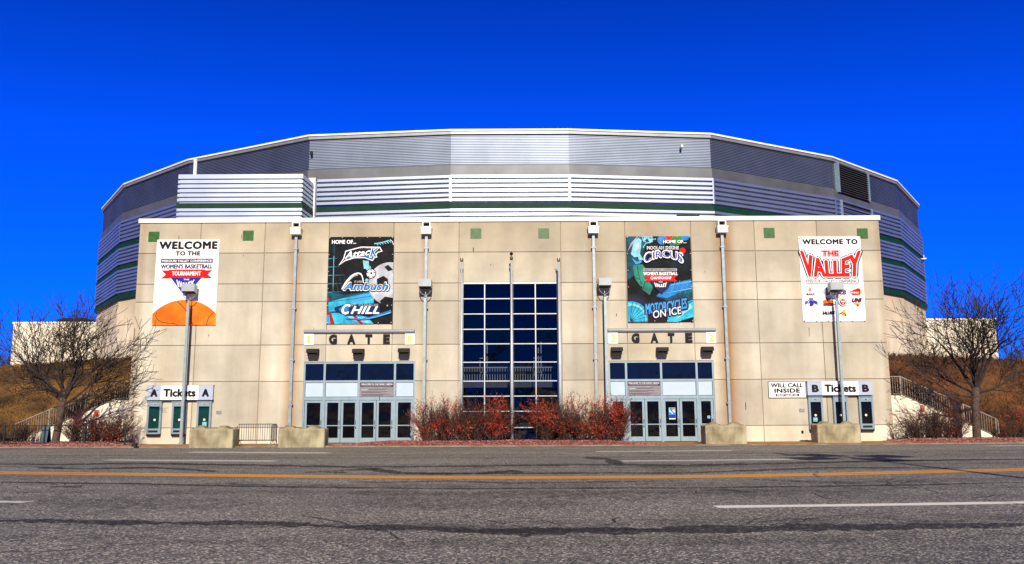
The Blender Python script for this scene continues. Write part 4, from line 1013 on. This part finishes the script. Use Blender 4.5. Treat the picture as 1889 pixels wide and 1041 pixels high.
# ------------------------------------------------------------------ concrete blocks
BLK = mk("block_concrete", (0.17, 0.14, 0.075), 0.9, col2=(0.42, 0.37, 0.235), scale=1.5, bump=0.9, bscale=16, detail=9, stretch=(1.2, 1, .7))
def block(px0, px1, pyb, y, rz, seed, label, wid=None, chip=.05):
    a, b = at(px0, pyb, y), at(px1, pyb, y); cx = (a.x+b.x)/2; L = wid or (b.x-a.x); D_, Hh = .95, .92; z0 = .055 if y > -3.6 else .0
    nx, nz, ny = 44, 18, 18; mb = MB()
    def disp(p):
        v = Vector(p)*2.1 + Vector((seed*7,0,0)); q = Vector(p)*6.5
        return .014*noise.noise(v) + .010*noise.noise(q)
    def surf(u, v, w_):      # u,v,w in 0..1 -> rounded block
        x, y_, z = (u-.5)*L, v*D_, w_*Hh
        e = .035
        for (t, n_) in ((u*L, 0), ((1-u)*L, 0)): pass
        dz = 0
        if w_ > .999:
            for c in (.22, .74): dz += .13*math.exp(-(((u-c)*L/.24)**4)) * math.exp(-(((v-.35)*D_/.30)**4))
            dz += .035*noise.noise(Vector((u*9+seed, v*6, 1))) + .04*noise.noise(Vector((u*26+seed, v*15, 1))) + .03*noise.noise(Vector((u*60, v*30, seed))) - chip*.6
        inset = 0
        du, dv, dw = min(u, 1-u)*L, min(v, 1-v)*D_, (1-w_)*Hh
        near = sorted([du, dv, dw])
        if near[1] < e: inset = (e-near[1])*.5
        cx_, cy_ = (1 if u < .5 else -1), (1 if v < .5 else -1)
        n_ = disp((x, y_, z))
        if du < 1e-6: x += cx_*(inset + n_)
        if dv < 1e-6: y_ += cy_*(inset + n_)
        return (x, y_, z+dz-(inset if dw < 1e-6 else 0))
    def face(fn, n1, n2):
        vs = [fn(i/n1, j/n2) for j in range(n2+1) for i in range(n1+1)]
        mb.add(vs, [(j*(n1+1)+i, j*(n1+1)+i+1, (j+1)*(n1+1)+i+1, (j+1)*(n1+1)+i) for j in range(n2) for i in range(n1)])
    face(lambda s, t: surf(s, 0, t), nx, nz); face(lambda s, t: surf(1-s, 1, t), nx, nz); face(lambda s, t: surf(0, 1-s, t), ny, nz); face(lambda s, t: surf(1, s, t), ny, nz); face(lambda s, t: surf(s, t, 1), nx, ny)
    o = mb.build("concrete_block", BLK, smooth=True)
    o.location = (cx, y, z0); o.rotation_euler.z = rz
    return tag(o, label, "concrete block", "rough concrete barrier blocks on the pavement")
block(347, 429, 826, -3.75, -.03, 1, "rough concrete block with crumbling top just right of the left floodlight post")
block(512, 598, 826, -3.85, .02, 2, "rough concrete block standing before the left gate's leftmost door")
block(1302, 1379, 821, -3.35, .02, 3, "rough concrete block standing before the right gate's rightmost door")
block(1509, 1590, 817, -2.4, .02, 4, "rough concrete block standing under the Tickets B windows")

# ------------------------------------------------------------------ crowd barrier, iron fence, board
BSTEEL = mk("dull_barrier_steel", (0.11, 0.115, 0.12), 0.5, 0.4, var=0.2, scale=6)
def crowd_barrier():
    y = -2.2; x0, x1 = at(437, 800, y).x, at(506, 800, y).x + .1; z0 = .06
    root = thing("crowd_barrier", ((x0+x1)/2, y, z0), "grey steel crowd barrier between two concrete blocks left of the left gate", "barrier")
    mb = MB(); zt = 1.08
    for x in (x0, x1): mb.tube([(x,y,.18),(x,y,zt-.12),(x+(.12 if x == x0 else -.12),y,zt)], .022, 8)
    mb.tube([(x0+.1,y,zt),(x1-.1,y,zt)], .022, 8); mb.tube([(x0,y,.30),(x1,y,.30)], .028, 8); mb.build("frame", BSTEEL, root)
    mb = MB(); n_ = 17
    for i in range(1, n_): x = x0+(x1-x0)*i/n_; mb.tube([(x,y,.30),(x,y,zt)], .015, 5)
    mb.build("bars", BSTEEL, root)
    for x in (x0+.15, x1-.15): mb = MB(); mb.tube([(x,y,.30),(x,y-.3,z0+.02),(x,y+.3,z0+.02),(x,y,.30)], .018, 6); mb.build("foot", STEEL, root)
    x = x1+.05; root2 = thing("crowd_barrier", (x, -3.1, z0), "grey steel crowd barrier seen end-on behind the concrete block left of the left gate", "barrier")
    mb = MB(); mb.tube([(x,-3.3,.1),(x,-3.3,zt-.1),(x,-3.15,zt),(x,-2.4,zt),(x,-2.3,zt-.1),(x,-2.3,.1)], .022, 8); mb.tube([(x,-3.3,.3),(x,-2.3,.3)], .02, 6); mb.build("frame", STEEL, root2)
    mb = MB()
    for i in range(1, 9): mb.tube([(x,-3.3+.11*i,.3),(x,-3.3+.11*i,zt)], .011, 5)
    mb.build("bars", STEEL, root2)
    mb = MB(); mb.tube([(x-.2,-3.2,z0+.02),(x+.2,-3.2,z0+.02)], .018, 6); mb.build("foot", STEEL, root2)
crowd_barrier()
def iron_fence():
    y = -2.1; x0, x1 = at(-140, 800, y).x, at(231, 800, y).x; z0 = .10; zt = 1.05
    root = thing("iron_fence", ((x0+x1)/2, y, z0), "low black iron fence along the pink gravel in front of the left tree's stair", "fence")
    mb = MB(); mb.tube([(x0,y,zt),(x1,y,zt)], .022, 6); mb.tube([(x0,y,.22),(x1,y,.22)], .015, 6); mb.build("rail", IRON, root)
    n_ = 5
    for i in range(n_+1): x = x0+(x1-x0)*i/n_; mb = MB(); mb.box(x-.03, x+.03, y-.03, y+.03, z0, zt+.04); mb.build("post", IRON, root)
    mb = MB(); xp = at(82, 800, y).x; k = int((xp-x0)/.13)
    for i in range(1, k): mb.tube([(x0+.13*i,y,.22),(x0+.13*i,y,zt)], .009, 4, cap=False)
    mb.build("pickets", IRON, root)
iron_fence()
p = at(83, 822, -1.6); root = thing("sandwich_board", (p.x, -1.6, .1), "blue-grey folding board leaning behind the left tree's trunk", "board")
BRD = mk("board_blue_grey", (0.035, 0.075, 0.10), 0.6, var=0.3, scale=4)
for s, nm in ((-1, "front_panel"), (1, "rear_panel")):
    mb = MB(); mb.add([(p.x-.19,-1.6+s*.2,.1),(p.x+.19,-1.6+s*.2,.1),(p.x+.17,-1.6+s*.02,1.0),(p.x-.17,-1.6+s*.02,1.0),(p.x-.19,-1.6+s*.23,.1),(p.x+.19,-1.6+s*.23,.1),(p.x+.17,-1.6+s*.05,1.0),(p.x-.17,-1.6+s*.05,1.0)],
        [(0,1,2,3),(7,6,5,4),(0,4,5,1),(1,5,6,2),(2,6,7,3),(3,7,4,0)]); mb.build(nm, BRD, root)

# ------------------------------------------------------------------ stairs at both ends
RAILM = mk("dull_rail_steel", (0.30, 0.27, 0.22), 0.55, 0.3, var=0.15)
def stair(side):
    s = side
    if s < 0: xl, zl, x2, xe = -20.80, 2.30, -25.9, -19.95; word = "left"
    else: xl, zl, x2, xe = 20.35, 2.38, 25.3, 19.68; word = "right"
    slope = (zl-.12)/abs(x2-xl)
    ya, yb = .25, 1.9
    root = thing("stair", ((xl+x2)/2, 1.0, 0), f"white concrete stair climbing the grassy bank to the {word} end of the building", "stairs")
    def wallmesh(y0, y1, top):
        mb = MB()
        vs = [(xe,y0,0),(xl,y0,0),(x2,y0,0),(x2,y0,.12+top),(xl,y0,zl+top),(xe,y0,zl+top)]; vs += [(x, y1, z) for x, _, z in vs]
        f = [(0,1,4,5),(1,2,3,4),(6,11,10,7),(7,10,9,8),(3,2,8,9),(4,3,9,10),(5,4,10,11),(0,5,11,6)]
        mb.add(vs, f); return mb
    wallmesh(ya, ya+.22, 0).build("retaining_wall", CREAM, root)
    n_ = 14
    mb = MB()
    for i in range(n_):
        xa = xl + (x2-xl)*i/n_; xb = xl + (x2-xl)*(i+1)/n_; mb.box(min(xa,xb), max(xa,xb), ya+.22, yb, 0, zl-.05-(zl-.1)*(i+1)/n_+.02)
    mb.box(min(xe,xl), max(xe,xl), ya+.22, yb, 0, zl-.05); mb.build("steps", KERBM, root)
    # railing
    rr = thing("stair_railing", ((xl+x2)/2, ya+.11, zl/2), f"grey steel railing with upright bars along the {word} stair", "railing")
    yc = ya+.11; hb, ht = .08, .98
    def zz(x): return zl if (x-xl)*s <= 0 else zl - slope*abs(x-xl)
    xend = x2 - s*.15 if s > 0 else x2
    mb = MB(); mb.tube([(xe,yc,zl+ht),(xl,yc,zl+ht),(xend,yc,zz(xend)+ht)], .03, 8)
    if s > 0: mb.tube([(xend,yc,zz(xend)+ht),(xend+.12,yc,zz(xend)+ht-.15),(xend+.12,yc,zz(xend)+.2)], .03, 8)
    mb.build("top_rail", RAILM, rr)
    mb = MB(); mb.tube([(xe,yc,zl+hb),(xl,yc,zl+hb),(xend,yc,zz(xend)+hb)], .022, 6); mb.build("bottom_rail", RAILM, rr)
    mb = MB(); L = abs(xend-xe); k = int(L/.125)
    for i in range(1, k): x = xe + s*.125*i; mb.tube([(x,yc,zz(x)+hb),(x,yc,zz(x)+ht)], .012, 5, cap=False)
    mb.build("bars", RAILM, rr)
    for t in (0.0, .33, .66, 1.0):
        x = xl + (xend-xl)*t; mb = MB(); mb.tube([(x,yc,zz(x)-.02),(x,yc,zz(x)+ht)], .028, 8); mb.build("post", RAILM, rr)
    # small red cabinet on the wall
    p = at(178.5 if s < 0 else 1701, 762 if s < 0 else 753, ya)
    mb = MB(); mb.cbox(p.x-.10, p.x+.10, ya-.08, ya, p.z-.15, p.z+.15, .01); mb.box(p.x-.04, p.x+.04, ya-.095, ya-.08, p.z-.02, p.z+.02)
    tag(mb.build("hydrant_cabinet", mk("faded_red_"+word, (0.36, 0.03, 0.015) if s < 0 else (0.42, 0.12, 0.03), 0.5, var=0.2, scale=6), origin=p), f"small red cabinet on the {word} stair's white wall", "cabinet")
stair(-1); stair(1)

# ------------------------------------------------------------------ annexes and roof equipment
def annex(x0, x1, y0, y1, z1, label, joints):
    root = thing("annex_building", ((x0+x1)/2, (y0+y1)/2, 4.5), label, "building")
    mb = MB(); xs = [x0 + (x1-x0)*i/joints for i in range(joints+1)]
    for a, b in zip(xs, xs[1:]): mb.cbox(a+.03, b-.03, y0, y0+.3, 3.5, z1-2.0, .02); mb.cbox(a+.03, b-.03, y0, y0+.3, z1-1.94, z1-.15, .02)
    mb.box(x0, x1, y0+.05, y1, 3.4, z1-.16); mb.build("wall", CREAM, root)
    mb = MB(); mb.box(x0-.06, x1+.06, y0-.06, y1+.06, z1-.15, z1+.04); mb.build("coping", WHITEM, root)
a = at(25, 595, 43); b = at(1836, 588, 43)
annex(a.x, -38, 43, 70, a.z, "plain white block on the hill behind the left tree", 4)
annex(38, b.x, 43, 70, b.z, "plain white block on the hill behind the right tree", 4)
for px, lab in ((124, "left one of two dark roof units on the left white block"), (152, "right one of two dark roof units on the left white block")):
    p = at(px, 590, 45); root = thing("rooftop_unit", (p.x, 45, a.z), lab, "roof unit", "dark units on the white block's roof")
    mb = MB(); mb.cbox(p.x-.75, p.x+.75, 44.4, 45.9, a.z+.1, a.z+.5, .04); mb.build("casing", BRONZE, root)
    mb = MB(); mb.tube([(p.x,45,a.z+.5),(p.x,45,a.z+.62)], .5, 16); mb.build("fan_housing", BLACK, root)
    mb = MB(); mb.box(p.x-.6, p.x-.5, 44.6, 45.7, a.z, a.z+.1); mb.box(p.x+.5, p.x+.6, 44.6, 45.7, a.z, a.z+.1); mb.build("feet", BLACK, root)
# screen box on the entrance roof
y0 = 9.6; a = at(333.5, 323, y0); b = at(557, 323, y0); zb = 11.6
root = thing("rooftop_screen", ((a.x+b.x)/2, y0, zb), "white ribbed screen box with a green stripe on the roof at the left", "roof screen")
def scr(mb, prof):
    ring_ = [(a.x, y0+2.2, Vector((-1,0))), (a.x, y0, Vector((-1,-1))), (b.x, y0, Vector((1,-1))), (b.x+.15, y0+2.2, Vector((1,0)))]
    for q, r in zip(ring_, ring_[1:]):
        vs = []
        for o, z in prof: vs += [(q[0]+q[2].x*o, q[1]+q[2].y*o, z), (r[0]+r[2].x*o, r[1]+r[2].y*o, z)]
        mb.add(vs, [(2*k, 2*k+1, 2*k+3, 2*k+2) for k in range(len(prof)-1)])
zt = (a.z+b.z)/2; zg = at(440, 375, y0).z; zg2 = at(440, 385, y0).z
mb = MB(); scr(mb, [(-.3, zt+.02), (.10, zt+.02), (.10, zt-.08)] + [(o*.8, z) for o, z in ribs(zt-.08, zg, .29, .13, .62)]); scr(mb, [(o*.8, z) for o, z in ribs(zg2, zb, .29, .13, .62)]); mb.build("ribbed_cladding", GALV, root)
mb = MB(); scr(mb, [(0, zg), (.13, zg-.02), (.13, zg2+.02), (0, zg2)]); mb.build("green_stripe", DKGREEN, root)
mb = MB(); mb.box(a.x+.1, b.x-.1, y0+.1, y0+2.1, zt-.2, zt-.1); mb.build("top_panel", TRIMG, root)
y = 11.9; p = at(570.5, 330, y); q = at(582, 330, y); mb = MB(); mb.cbox(p.x, q.x, y, y+.5, 11.6, p.z, .03); mb.box(p.x-.03, q.x+.03, y-.03, y+.53, p.z, p.z+.05); tag(mb.build("roof_duct", WHITEM, origin=(p.x, y, 11.6)), "tall white duct standing right of the ribbed roof screen", "duct")
y = 11.9; p = at(361, 296, y); mb = MB(); mb.tube([(p.x,y,11.6),(p.x,y,p.z-.05)], .12, 12); mb.tube([(p.x,y,p.z-.05),(p.x,y,p.z+.05)], .15, 12); tag(mb.build("roof_pipe", WHITEM, origin=(p.x, y, 11.6)), "slim white pipe rising above the ribbed roof screen", "pipe")
p = at(1268, 398, 1.0); root = thing("rooftop_floodlight", (p.x, 1.0, 11.6), "long dark floodlight lying on the roof edge right of centre", "floodlight")
mb = MB(); mb.add([(p.x-.62,.7,11.86),(p.x+.62,.7,11.86),(p.x+.62,1.3,11.9),(p.x-.62,1.3,11.9),(p.x-.60,.75,12.22),(p.x+.60,.75,12.22),(p.x+.60,1.25,12.22),(p.x-.60,1.25,12.22)], [(0,3,2,1),(4,5,6,7),(0,1,5,4),(1,2,6,5),(2,3,7,6),(3,0,4,7)]); mb.build("housing", BRONZE, root)
mb = MB(); mb.box(p.x-.54, p.x+.54, .68, .72, 11.93, 12.14); mb.build("lens", BLACK, root)
mb = MB(); mb.tube([(p.x-.62,1,12.15),(p.x-.8,1,12.1),(p.x-.9,1,11.85),(p.x-.9,1,11.6)], .03, 6); mb.box(p.x-.3, p.x-.22, .95, 1.05, 11.6, 11.88); mb.box(p.x+.22, p.x+.3, .95, 1.05, 11.6, 11.88); mb.build("bracket", BRONZE, root)
q = Vector(on_facet(fi+1, .85, 0, 0)); z = at(1678, 478, q.y).z
root = thing("security_camera", (q.x, q.y, z), "small white camera bracket on the right edge of the round hall", "camera")
o1 = Vector(on_facet(fi+1, .85, .1, z)); o2 = Vector(on_facet(fi+1, .85, .55, z))
mb = MB(); mb.tube([o1, o2], .035, 6); mb.tube([o2, o2+Vector((0,0,.35))], .03, 6); mb.build("arm", WHITEM, root)
mb = MB(); mb.tube([o2+Vector((-.3,-.25,-.1)), o2+Vector((.25,.1,.0))], .07, 8); mb.build("housing", WHITEM, root)
p = at(40, 690, 13); z = hill_z(p.x, 13); mb = MB(); mb.tube([(p.x,13,z-.1),(p.x,13,z+.42)], .30, 18); mb.tube([(p.x,13,z+.42),(p.x,13,z+.47)], .34, 18); mb.tube([(p.x-.05,13,z+.47),(p.x-.05,13,z+.62)], .12, 10)
tag(mb.build("vent_pipe", CREAM, origin=(p.x, 13, z)), "short white concrete vent pipe on the grass hill at the left", "pipe")

# ------------------------------------------------------------------ trees and shrubs
BARK = mk("grey_bark", (0.035, 0.022, 0.016), 0.9, col2=(0.10, 0.068, 0.05), scale=9, bump=0.8, bscale=30)
TWIG = mk("dark_twig", (0.014, 0.009, 0.008), 0.9, col2=(0.045, 0.028, 0.022), scale=5)
def rot_about(v, ax, an): return Matrix.Rotation(an, 3, ax) @ v
def branch(mb, rng, p, d, r, L, depth, upw, spread, n_sides, minr=.007):
    segs = 4 if depth > 1 else 3
    pts = [p.copy()]; rs = [r]; q = p.copy(); dd = d.copy()
    for i in range(segs):
        dd = (dd + Vector((rng.gauss(0,.13), rng.gauss(0,.13), rng.gauss(0,.10) + upw*.11))).normalized()
        q = q + dd*(L/segs); pts.append(q.copy()); rs.append(max(minr, r*(1-.42*(i+1)/segs)))
    mb.tube(pts, rs, n_sides if depth > 2 else 3, cap=False)
    if depth <= 0: return
    kids = [(segs, 2 if depth > 1 else 3)]
    for i in range(1, segs):
        if rng.random() < (.68 if depth > 1 else .5): kids.append((i, 1))
    for i, c in kids:
        base = pts[i]; t = (pts[min(i+1,segs)]-pts[i-1]).normalized()
        ph0 = rng.uniform(0, 6.28)
        for k in range(c):
            perp = t.cross(Vector((0,0,1)) if abs(t.z) < .9 else Vector((1,0,0))).normalized()
            perp = rot_about(perp, t, ph0 + k*6.28/max(1,c) + rng.uniform(-.5,.5))
            an = rng.uniform(.3, .62)*spread*(1.25 if i < segs else 1)
            nd = (t*math.cos(an) + perp*math.sin(an)).normalized()
            branch(mb, rng, base, nd, max(minr, rs[i]*(.78 if i == segs else .55)), L*rng.uniform(.70,.90)*(1 if i == segs else .8), depth-1, upw, spread, n_sides, minr)
def tree(px_b, px_t, y, ztrunk, limbs, seed, label, depth=4, r0=.17, cat="tree", minr=.008):
    rng = random.Random(seed); b = at(px_b, 818, y); t = at(px_t, 720, y)
    root = thing("bare_tree", (b.x, y, .08), label, cat)
    p0 = Vector((b.x, y, .0)); p1 = Vector((b.x*.6+t.x*.4, y+.05, .08+ztrunk*.5)); p2 = Vector((t.x, y, .08+ztrunk))
    mb = MB(); mb.tube([p0, p0.lerp(p1,.12)+Vector((0,0,.0)), p1, p2+Vector((0,0,.1))], [r0*1.55, r0*1.12, r0*.98, r0*.9], 12); mb.build("trunk", BARK, root, smooth=True)
    mb = MB()
    for (dx, dy, dz, L, rr, z) in limbs:
        branch(mb, rng, p0.lerp(p2, 1) if z >= 1 else p1.lerp(p2, z), Vector((dx,dy,dz)).normalized(), r0*rr, L, depth, .55, 1.0, 6, minr)
    mb.build("crown", TWIG, root)
tree(101, 118, -1.5, 2.25, [(-.75,.1,.85,1.75,.60,1), (.15,.3,1,1.7,.62,1), (.70,-.2,.75,1.75,.6,1), (-.3,-.5,1,1.6,.5,1), (.95,.1,.42,1.5,.45,.75), (-.95,-.1,.45,1.6,.42,.9), (.2,.6,.7,1.4,.4,.9), (1,.0,.18,1.4,.35,.6), (-.45,.2,1,1.7,.5,1)], 5, "bare spreading tree in front of the left stair", minr=.0115)
tree(1803, 1800, -1.4, 2.55, [(-.70,.1,.95,1.85,.62,1), (.05,.2,1,2.0,.68,1), (.72,-.1,.9,1.95,.6,1), (-.2,-.5,1,1.8,.5,1), (-1,.1,.50,1.65,.45,.8), (.98,0,.45,1.7,.45,.85), (-1,-.1,.1,1.2,.3,.7), (.35,-.1,1,1.9,.5,1)], 9, "bare spreading tree in front of the right stair", r0=.18, minr=.0115)
def far_tree(px, y, h, seed, label):
    rng = random.Random(seed); x = at(px, 650, y).x; z = hill_z(x, y)-.1
    root = thing("bare_tree", (x, y, z), label, "tree", "bare trees beyond the hill")
    mb = MB(); mb.tube([(x,y,z),(x,y,z+h*.3)], [.2,.14], 8); mb.build("trunk", BARK, root)
    mb = MB()
    for k in range(5): a = k*1.25; branch(mb, rng, Vector((x,y,z+h*.26)), Vector((math.cos(a)*.6, math.sin(a)*.6, 1)).normalized(), .09, h*.30, 3, .5, 1.0, 4, .02)
    mb.build("crown", TWIG, root)
for i, (px, y, h, lab) in enumerate(((2, 60, 6.5, "dark distant bare tree at the far left beyond the hill"), (-40, 66, 7.0, "distant bare tree at the left picture edge, half out of view"), (20, 80, 6.5, "small distant bare tree close to the left white block's corner"),
                         (1872, 60, 5.0, "distant bare tree at the far right beyond the hill"), (1905, 55, 6.5, "distant bare tree at the right picture edge, half out of view"))):
    far_tree(px, y, h, 40+i, lab)

REDT = mk("red_twig", (0.10, 0.012, 0.006), 0.8, col2=(0.42, 0.045, 0.012), scale=4)
REDL = mk("red_leaf", (0.07, 0.008, 0.005), 0.7, col2=(0.60, 0.055, 0.012), scale=1.1)
STEM = mk("dark_stem", (0.022, 0.012, 0.010), 0.9, col2=(0.07, 0.034, 0.024), scale=5)
def shrub(px0, px1, y, h, stems, seed, label, leaf=0.0, depth=2, sub=None, wob=.16, group=None, name="bare_shrub", dy=1.1, zb=.1):
    rng = random.Random(seed); x0, x1 = at(px0, 800, y).x, at(px1, 800, y).x; cx = (x0+x1)/2; W = (x1-x0)/2
    root = thing(name, (cx, y, zb), label, "shrub", group)
    st, lf = MB(), MB()
    def stem(p, d, L, r, k):
        q = p.copy(); pts = [q.copy()]; n_ = 4
        for i in range(n_):
            d = (d + Vector((rng.gauss(0,wob), rng.gauss(0,wob), rng.gauss(0,.08)+.06))).normalized(); q = q + d*L/n_; pts.append(q.copy())
        st.tube(pts, [r, r*.85, r*.7, r*.55, r*.4], 3, cap=False)
        if leaf:
            for i in range(1, n_+1):
                if k < depth or i >= 2:
                    for _ in range(2 if rng.random() < leaf else 1):
                        if rng.random() > leaf*max(.15, .9 + 2.4*noise.noise(Vector((pts[i].x*.75, pts[i].z*.9, seed)))): continue
                        c = pts[i-1].lerp(pts[i], rng.random()); a = Vector((rng.gauss(0,1), rng.gauss(0,1), rng.gauss(.4,1))).normalized(); b_ = a.cross(Vector((rng.gauss(0,1), rng.gauss(0,1), rng.gauss(0,1)))).normalized(); s_ = rng.uniform(.03,.065)
                        lf.add([c, c+a*s_+b_*s_*.32, c+a*s_*2, c+a*s_-b_*s_*.32], [(0,1,2,3)])
        if k > 0:
            for i in range(1, n_+1):
                for _ in range(1 if i < n_ else 2):
                    if rng.random() < .85:
                        nd = (d + Vector((rng.gauss(0,.45), rng.gauss(0,.45), rng.gauss(.1,.3)))).normalized(); stem(pts[i], nd, L*rng.uniform(.42,.7), max(.0055, r*.62), k-1)
    nclump = max(1, int((x1-x0)/.9))
    for s_ in range(stems):
        c = rng.randrange(nclump); bx = x0 + (x1-x0)*(c+.5)/nclump*.84 + (x1-x0)*.08 + rng.gauss(0,.16); by = y + rng.uniform(-dy*.35, dy*.35)
        lean = (bx-cx)/W*.45 + rng.gauss(0,.36)
        d = Vector((lean, rng.gauss(0,.32), 1)).normalized(); stem(Vector((bx,by,zb-.05)), d, h*rng.uniform(.42,.66), rng.uniform(.011,.022), depth)
    st.build("stems", STEM, root)
    if leaf: lf.build("leaves", REDL, root)
shrub(768, 938, -2.0, 2.15, 170, 21, "wide red-brown bush left of the middle flagpole", leaf=.5, group="red bushes before the tall window", name="red_bush")
shrub(978, 1166, -2.0, 2.20, 190, 22, "wide red-brown bush right of the middle flagpole", leaf=.5, group="red bushes before the tall window", name="red_bush")
shrub(122, 232, -1.3, 1.65, 150, 23, "dark bare shrub behind the iron fence, between the left tree and the building", leaf=.10)
shrub(-30, 62, -1.0, 1.15, 80, 24, "low dark shrub at the left picture edge behind the iron fence")
shrub(1666, 1778, -1.3, 1.65, 150, 25, "dark bare shrub between the building and the right tree", leaf=.08)
shrub(1822, 1900, -1.2, .8, 36, 26, "low straggly shrub right of the right tree's trunk", leaf=.05)
shrub(1862, 1960, 1.2, 1.6, 34, 27, "rusty shrub at the right picture edge at the foot of the stair", leaf=.3, name="rusty_shrub")
shrub(944, 968, -1.9, .75, 8, 28, "small dry tuft at the foot of the middle flagpole", depth=1)

# ------------------------------------------------------------------ red lava gravel
LAVA = mk("lava_gravel", (0.11, 0.026, 0.022), 0.9, col2=(0.46, 0.19, 0.16), scale=9, detail=2)
LAVB = mk("lava_bed", (0.08, 0.022, 0.018), 0.95, col2=(0.22, 0.075, 0.062), scale=6)
BEDS = [(-36, -18.75, lambda x: kerb(x)+.18, lambda x: .2), (-9.0, 7.2, lambda x: kerb(x)+.18, lambda x: kerb(x)+.18+3.3*smooth((x+9.0)/3.6)*smooth((7.2-x)/2.6)), (18.9, 40, lambda x: kerb(x)+.18+.9*max(0,1-(x-18.9)/1.5), lambda x: .2)]
def bed_z(k, x, y, yf, yb):
    t = (y-yf)/max(.05, yb-yf); m = smooth(t*3)*smooth((1-t)*4 + .1)
    if k == 1: en = smooth((x+9)/3)*smooth((7.2-x)/3)
    else: en = smooth((-18.75-x)/1.2) if k == 0 else smooth((x-18.9)/1.2)
    return .052 + .14*m*en + .03*min(1, t*8, (1-t)*8+.01)*min(1, en*6)
rb = random.Random(77); st = MB(); bedm = MB()
for k, (xa, xb, yf, yb) in enumerate(BEDS):
    nx, ny = 60, 6; vs = []
    for j in range(ny+1):
        for i in range(nx+1): x = xa+(xb-xa)*i/nx; y = yf(x)+(yb(x)-yf(x))*j/ny; vs.append((x, y, bed_z(k, x, y, yf(x), yb(x))))
    bedm.add(vs, [(j*(nx+1)+i, j*(nx+1)+i+1, (j+1)*(nx+1)+i+1, (j+1)*(nx+1)+i) for j in range(ny) for i in range(nx)])
    for _ in range((4200, 4200, 4200)[k]):
        x = rb.uniform(xa, xb) if k == 1 else (rb.uniform(-28, xb) if k == 0 else rb.uniform(xa, 29)); f = rb.random()**1.7; y = yf(x)+(yb(x)-yf(x))*f; z = bed_z(k, x, y, yf(x), yb(x)); s_ = rb.uniform(.018, .05)
        vs = [Vector((rb.gauss(0,.25)+a, rb.gauss(0,.25)+b, rb.gauss(0,.2)+c))*s_ + Vector((x,y,z)) for a, b, c in ((1,0,0),(-1,0,0),(0,1,0),(0,-1,0),(0,0,.8),(0,0,-.6))]
        st.add(vs, [(0,2,4),(2,1,4),(1,3,4),(3,0,4),(2,0,5),(1,2,5),(3,1,5),(0,3,5)])
tag(bedm.build("gravel_bed", LAVB), kind="structure")
tag(st.build("gravel", LAVA), kind="stuff")

# ------------------------------------------------------------------ dry grass and brush on the banks
DRY = mk("dry_grass_blade", (0.025, 0.012, 0.004), 0.9, col2=(0.24, 0.12, 0.022), scale=.6)
RUST = mk("rusty_brush", (0.02, 0.011, 0.006), 0.9, col2=(0.17, 0.05, 0.013), scale=1.1)
def blades(n_, xa, xb, ya, yb, lo, hi, mat, name, wd, seed):
    rng = random.Random(seed); mb = MB()
    for _ in range(n_):
        x = rng.uniform(xa, xb); y = ya + (yb-ya)*rng.random()**1.3
        dn = noise.noise(Vector((x*.9, y*.9, seed)))
        if rng.random() > .75 + dn: continue
        z = hill_z(x, y)-.03; h = rng.uniform(lo, hi)*(1+.6*dn); a = rng.uniform(0, 6.28); lx, ly = rng.gauss(0,.55)*h, rng.gauss(-.25,.5)*h; w_ = wd*rng.uniform(.6,1.3)
        c, s_ = math.cos(a)*w_, math.sin(a)*w_
        mb.add([(x-c,y-s_,z),(x+c,y+s_,z),(x+lx*.6+c*.5,y+ly*.6+s_*.5,z+h*.7),(x+lx+.0,y+ly,z+h)], [(0,1,2),(0,2,3)])
    return tag(mb.build(name, mat), kind="stuff")
blades(42000, -42, -20.0, 2.0, 13, .08, .24, DRY, "dry_grass", .016, 5)
blades(26000, 19.8, 42, 2.0, 13, .10, .34, RUST, "rusty_brush", .018, 6)
blades(9000, 19.8, 42, 2.0, 13, .08, .26, DRY, "dry_grass", .014, 8)

# a bare wood across the road behind the camera: the panes mirror it
rng = random.Random(91); mb = MB()
for k in range(230):
    x = -150 + 300*k/229 + rng.gauss(0,.6); y = -150 + rng.uniform(-12, 12); h = rng.uniform(7, 14)*(.8+.35*noise.noise(Vector((x*.05,3,0)))); r = .16
    mb.tube([(x,y,0),(x+rng.gauss(0,.3),y,h*.5),(x+rng.gauss(0,.6),y,h)], [r,.11,.03], 4, cap=False)
    for i in range(16):
        z = h*rng.uniform(.25,.95); a = rng.uniform(0,6.28); L = (h-z)*.5+1.0
        p = Vector((x,y,z)); q = p + Vector((math.cos(a)*L*.7, math.sin(a)*L*.7, L*.8)); mb.tube([p, p.lerp(q,.5)+Vector((0,0,-.2)), q], [.06,.045,.02], 3, cap=False)
        for j in range(4): s_ = p.lerp(q, rng.uniform(.3,1)); e_ = s_ + Vector((rng.gauss(0,.7), rng.gauss(0,.7), rng.uniform(.3,1.3))); mb.tube([s_, e_], [.03,.014], 3, cap=False)
tag(mb.build("far_wood", TWIG), kind="stuff")
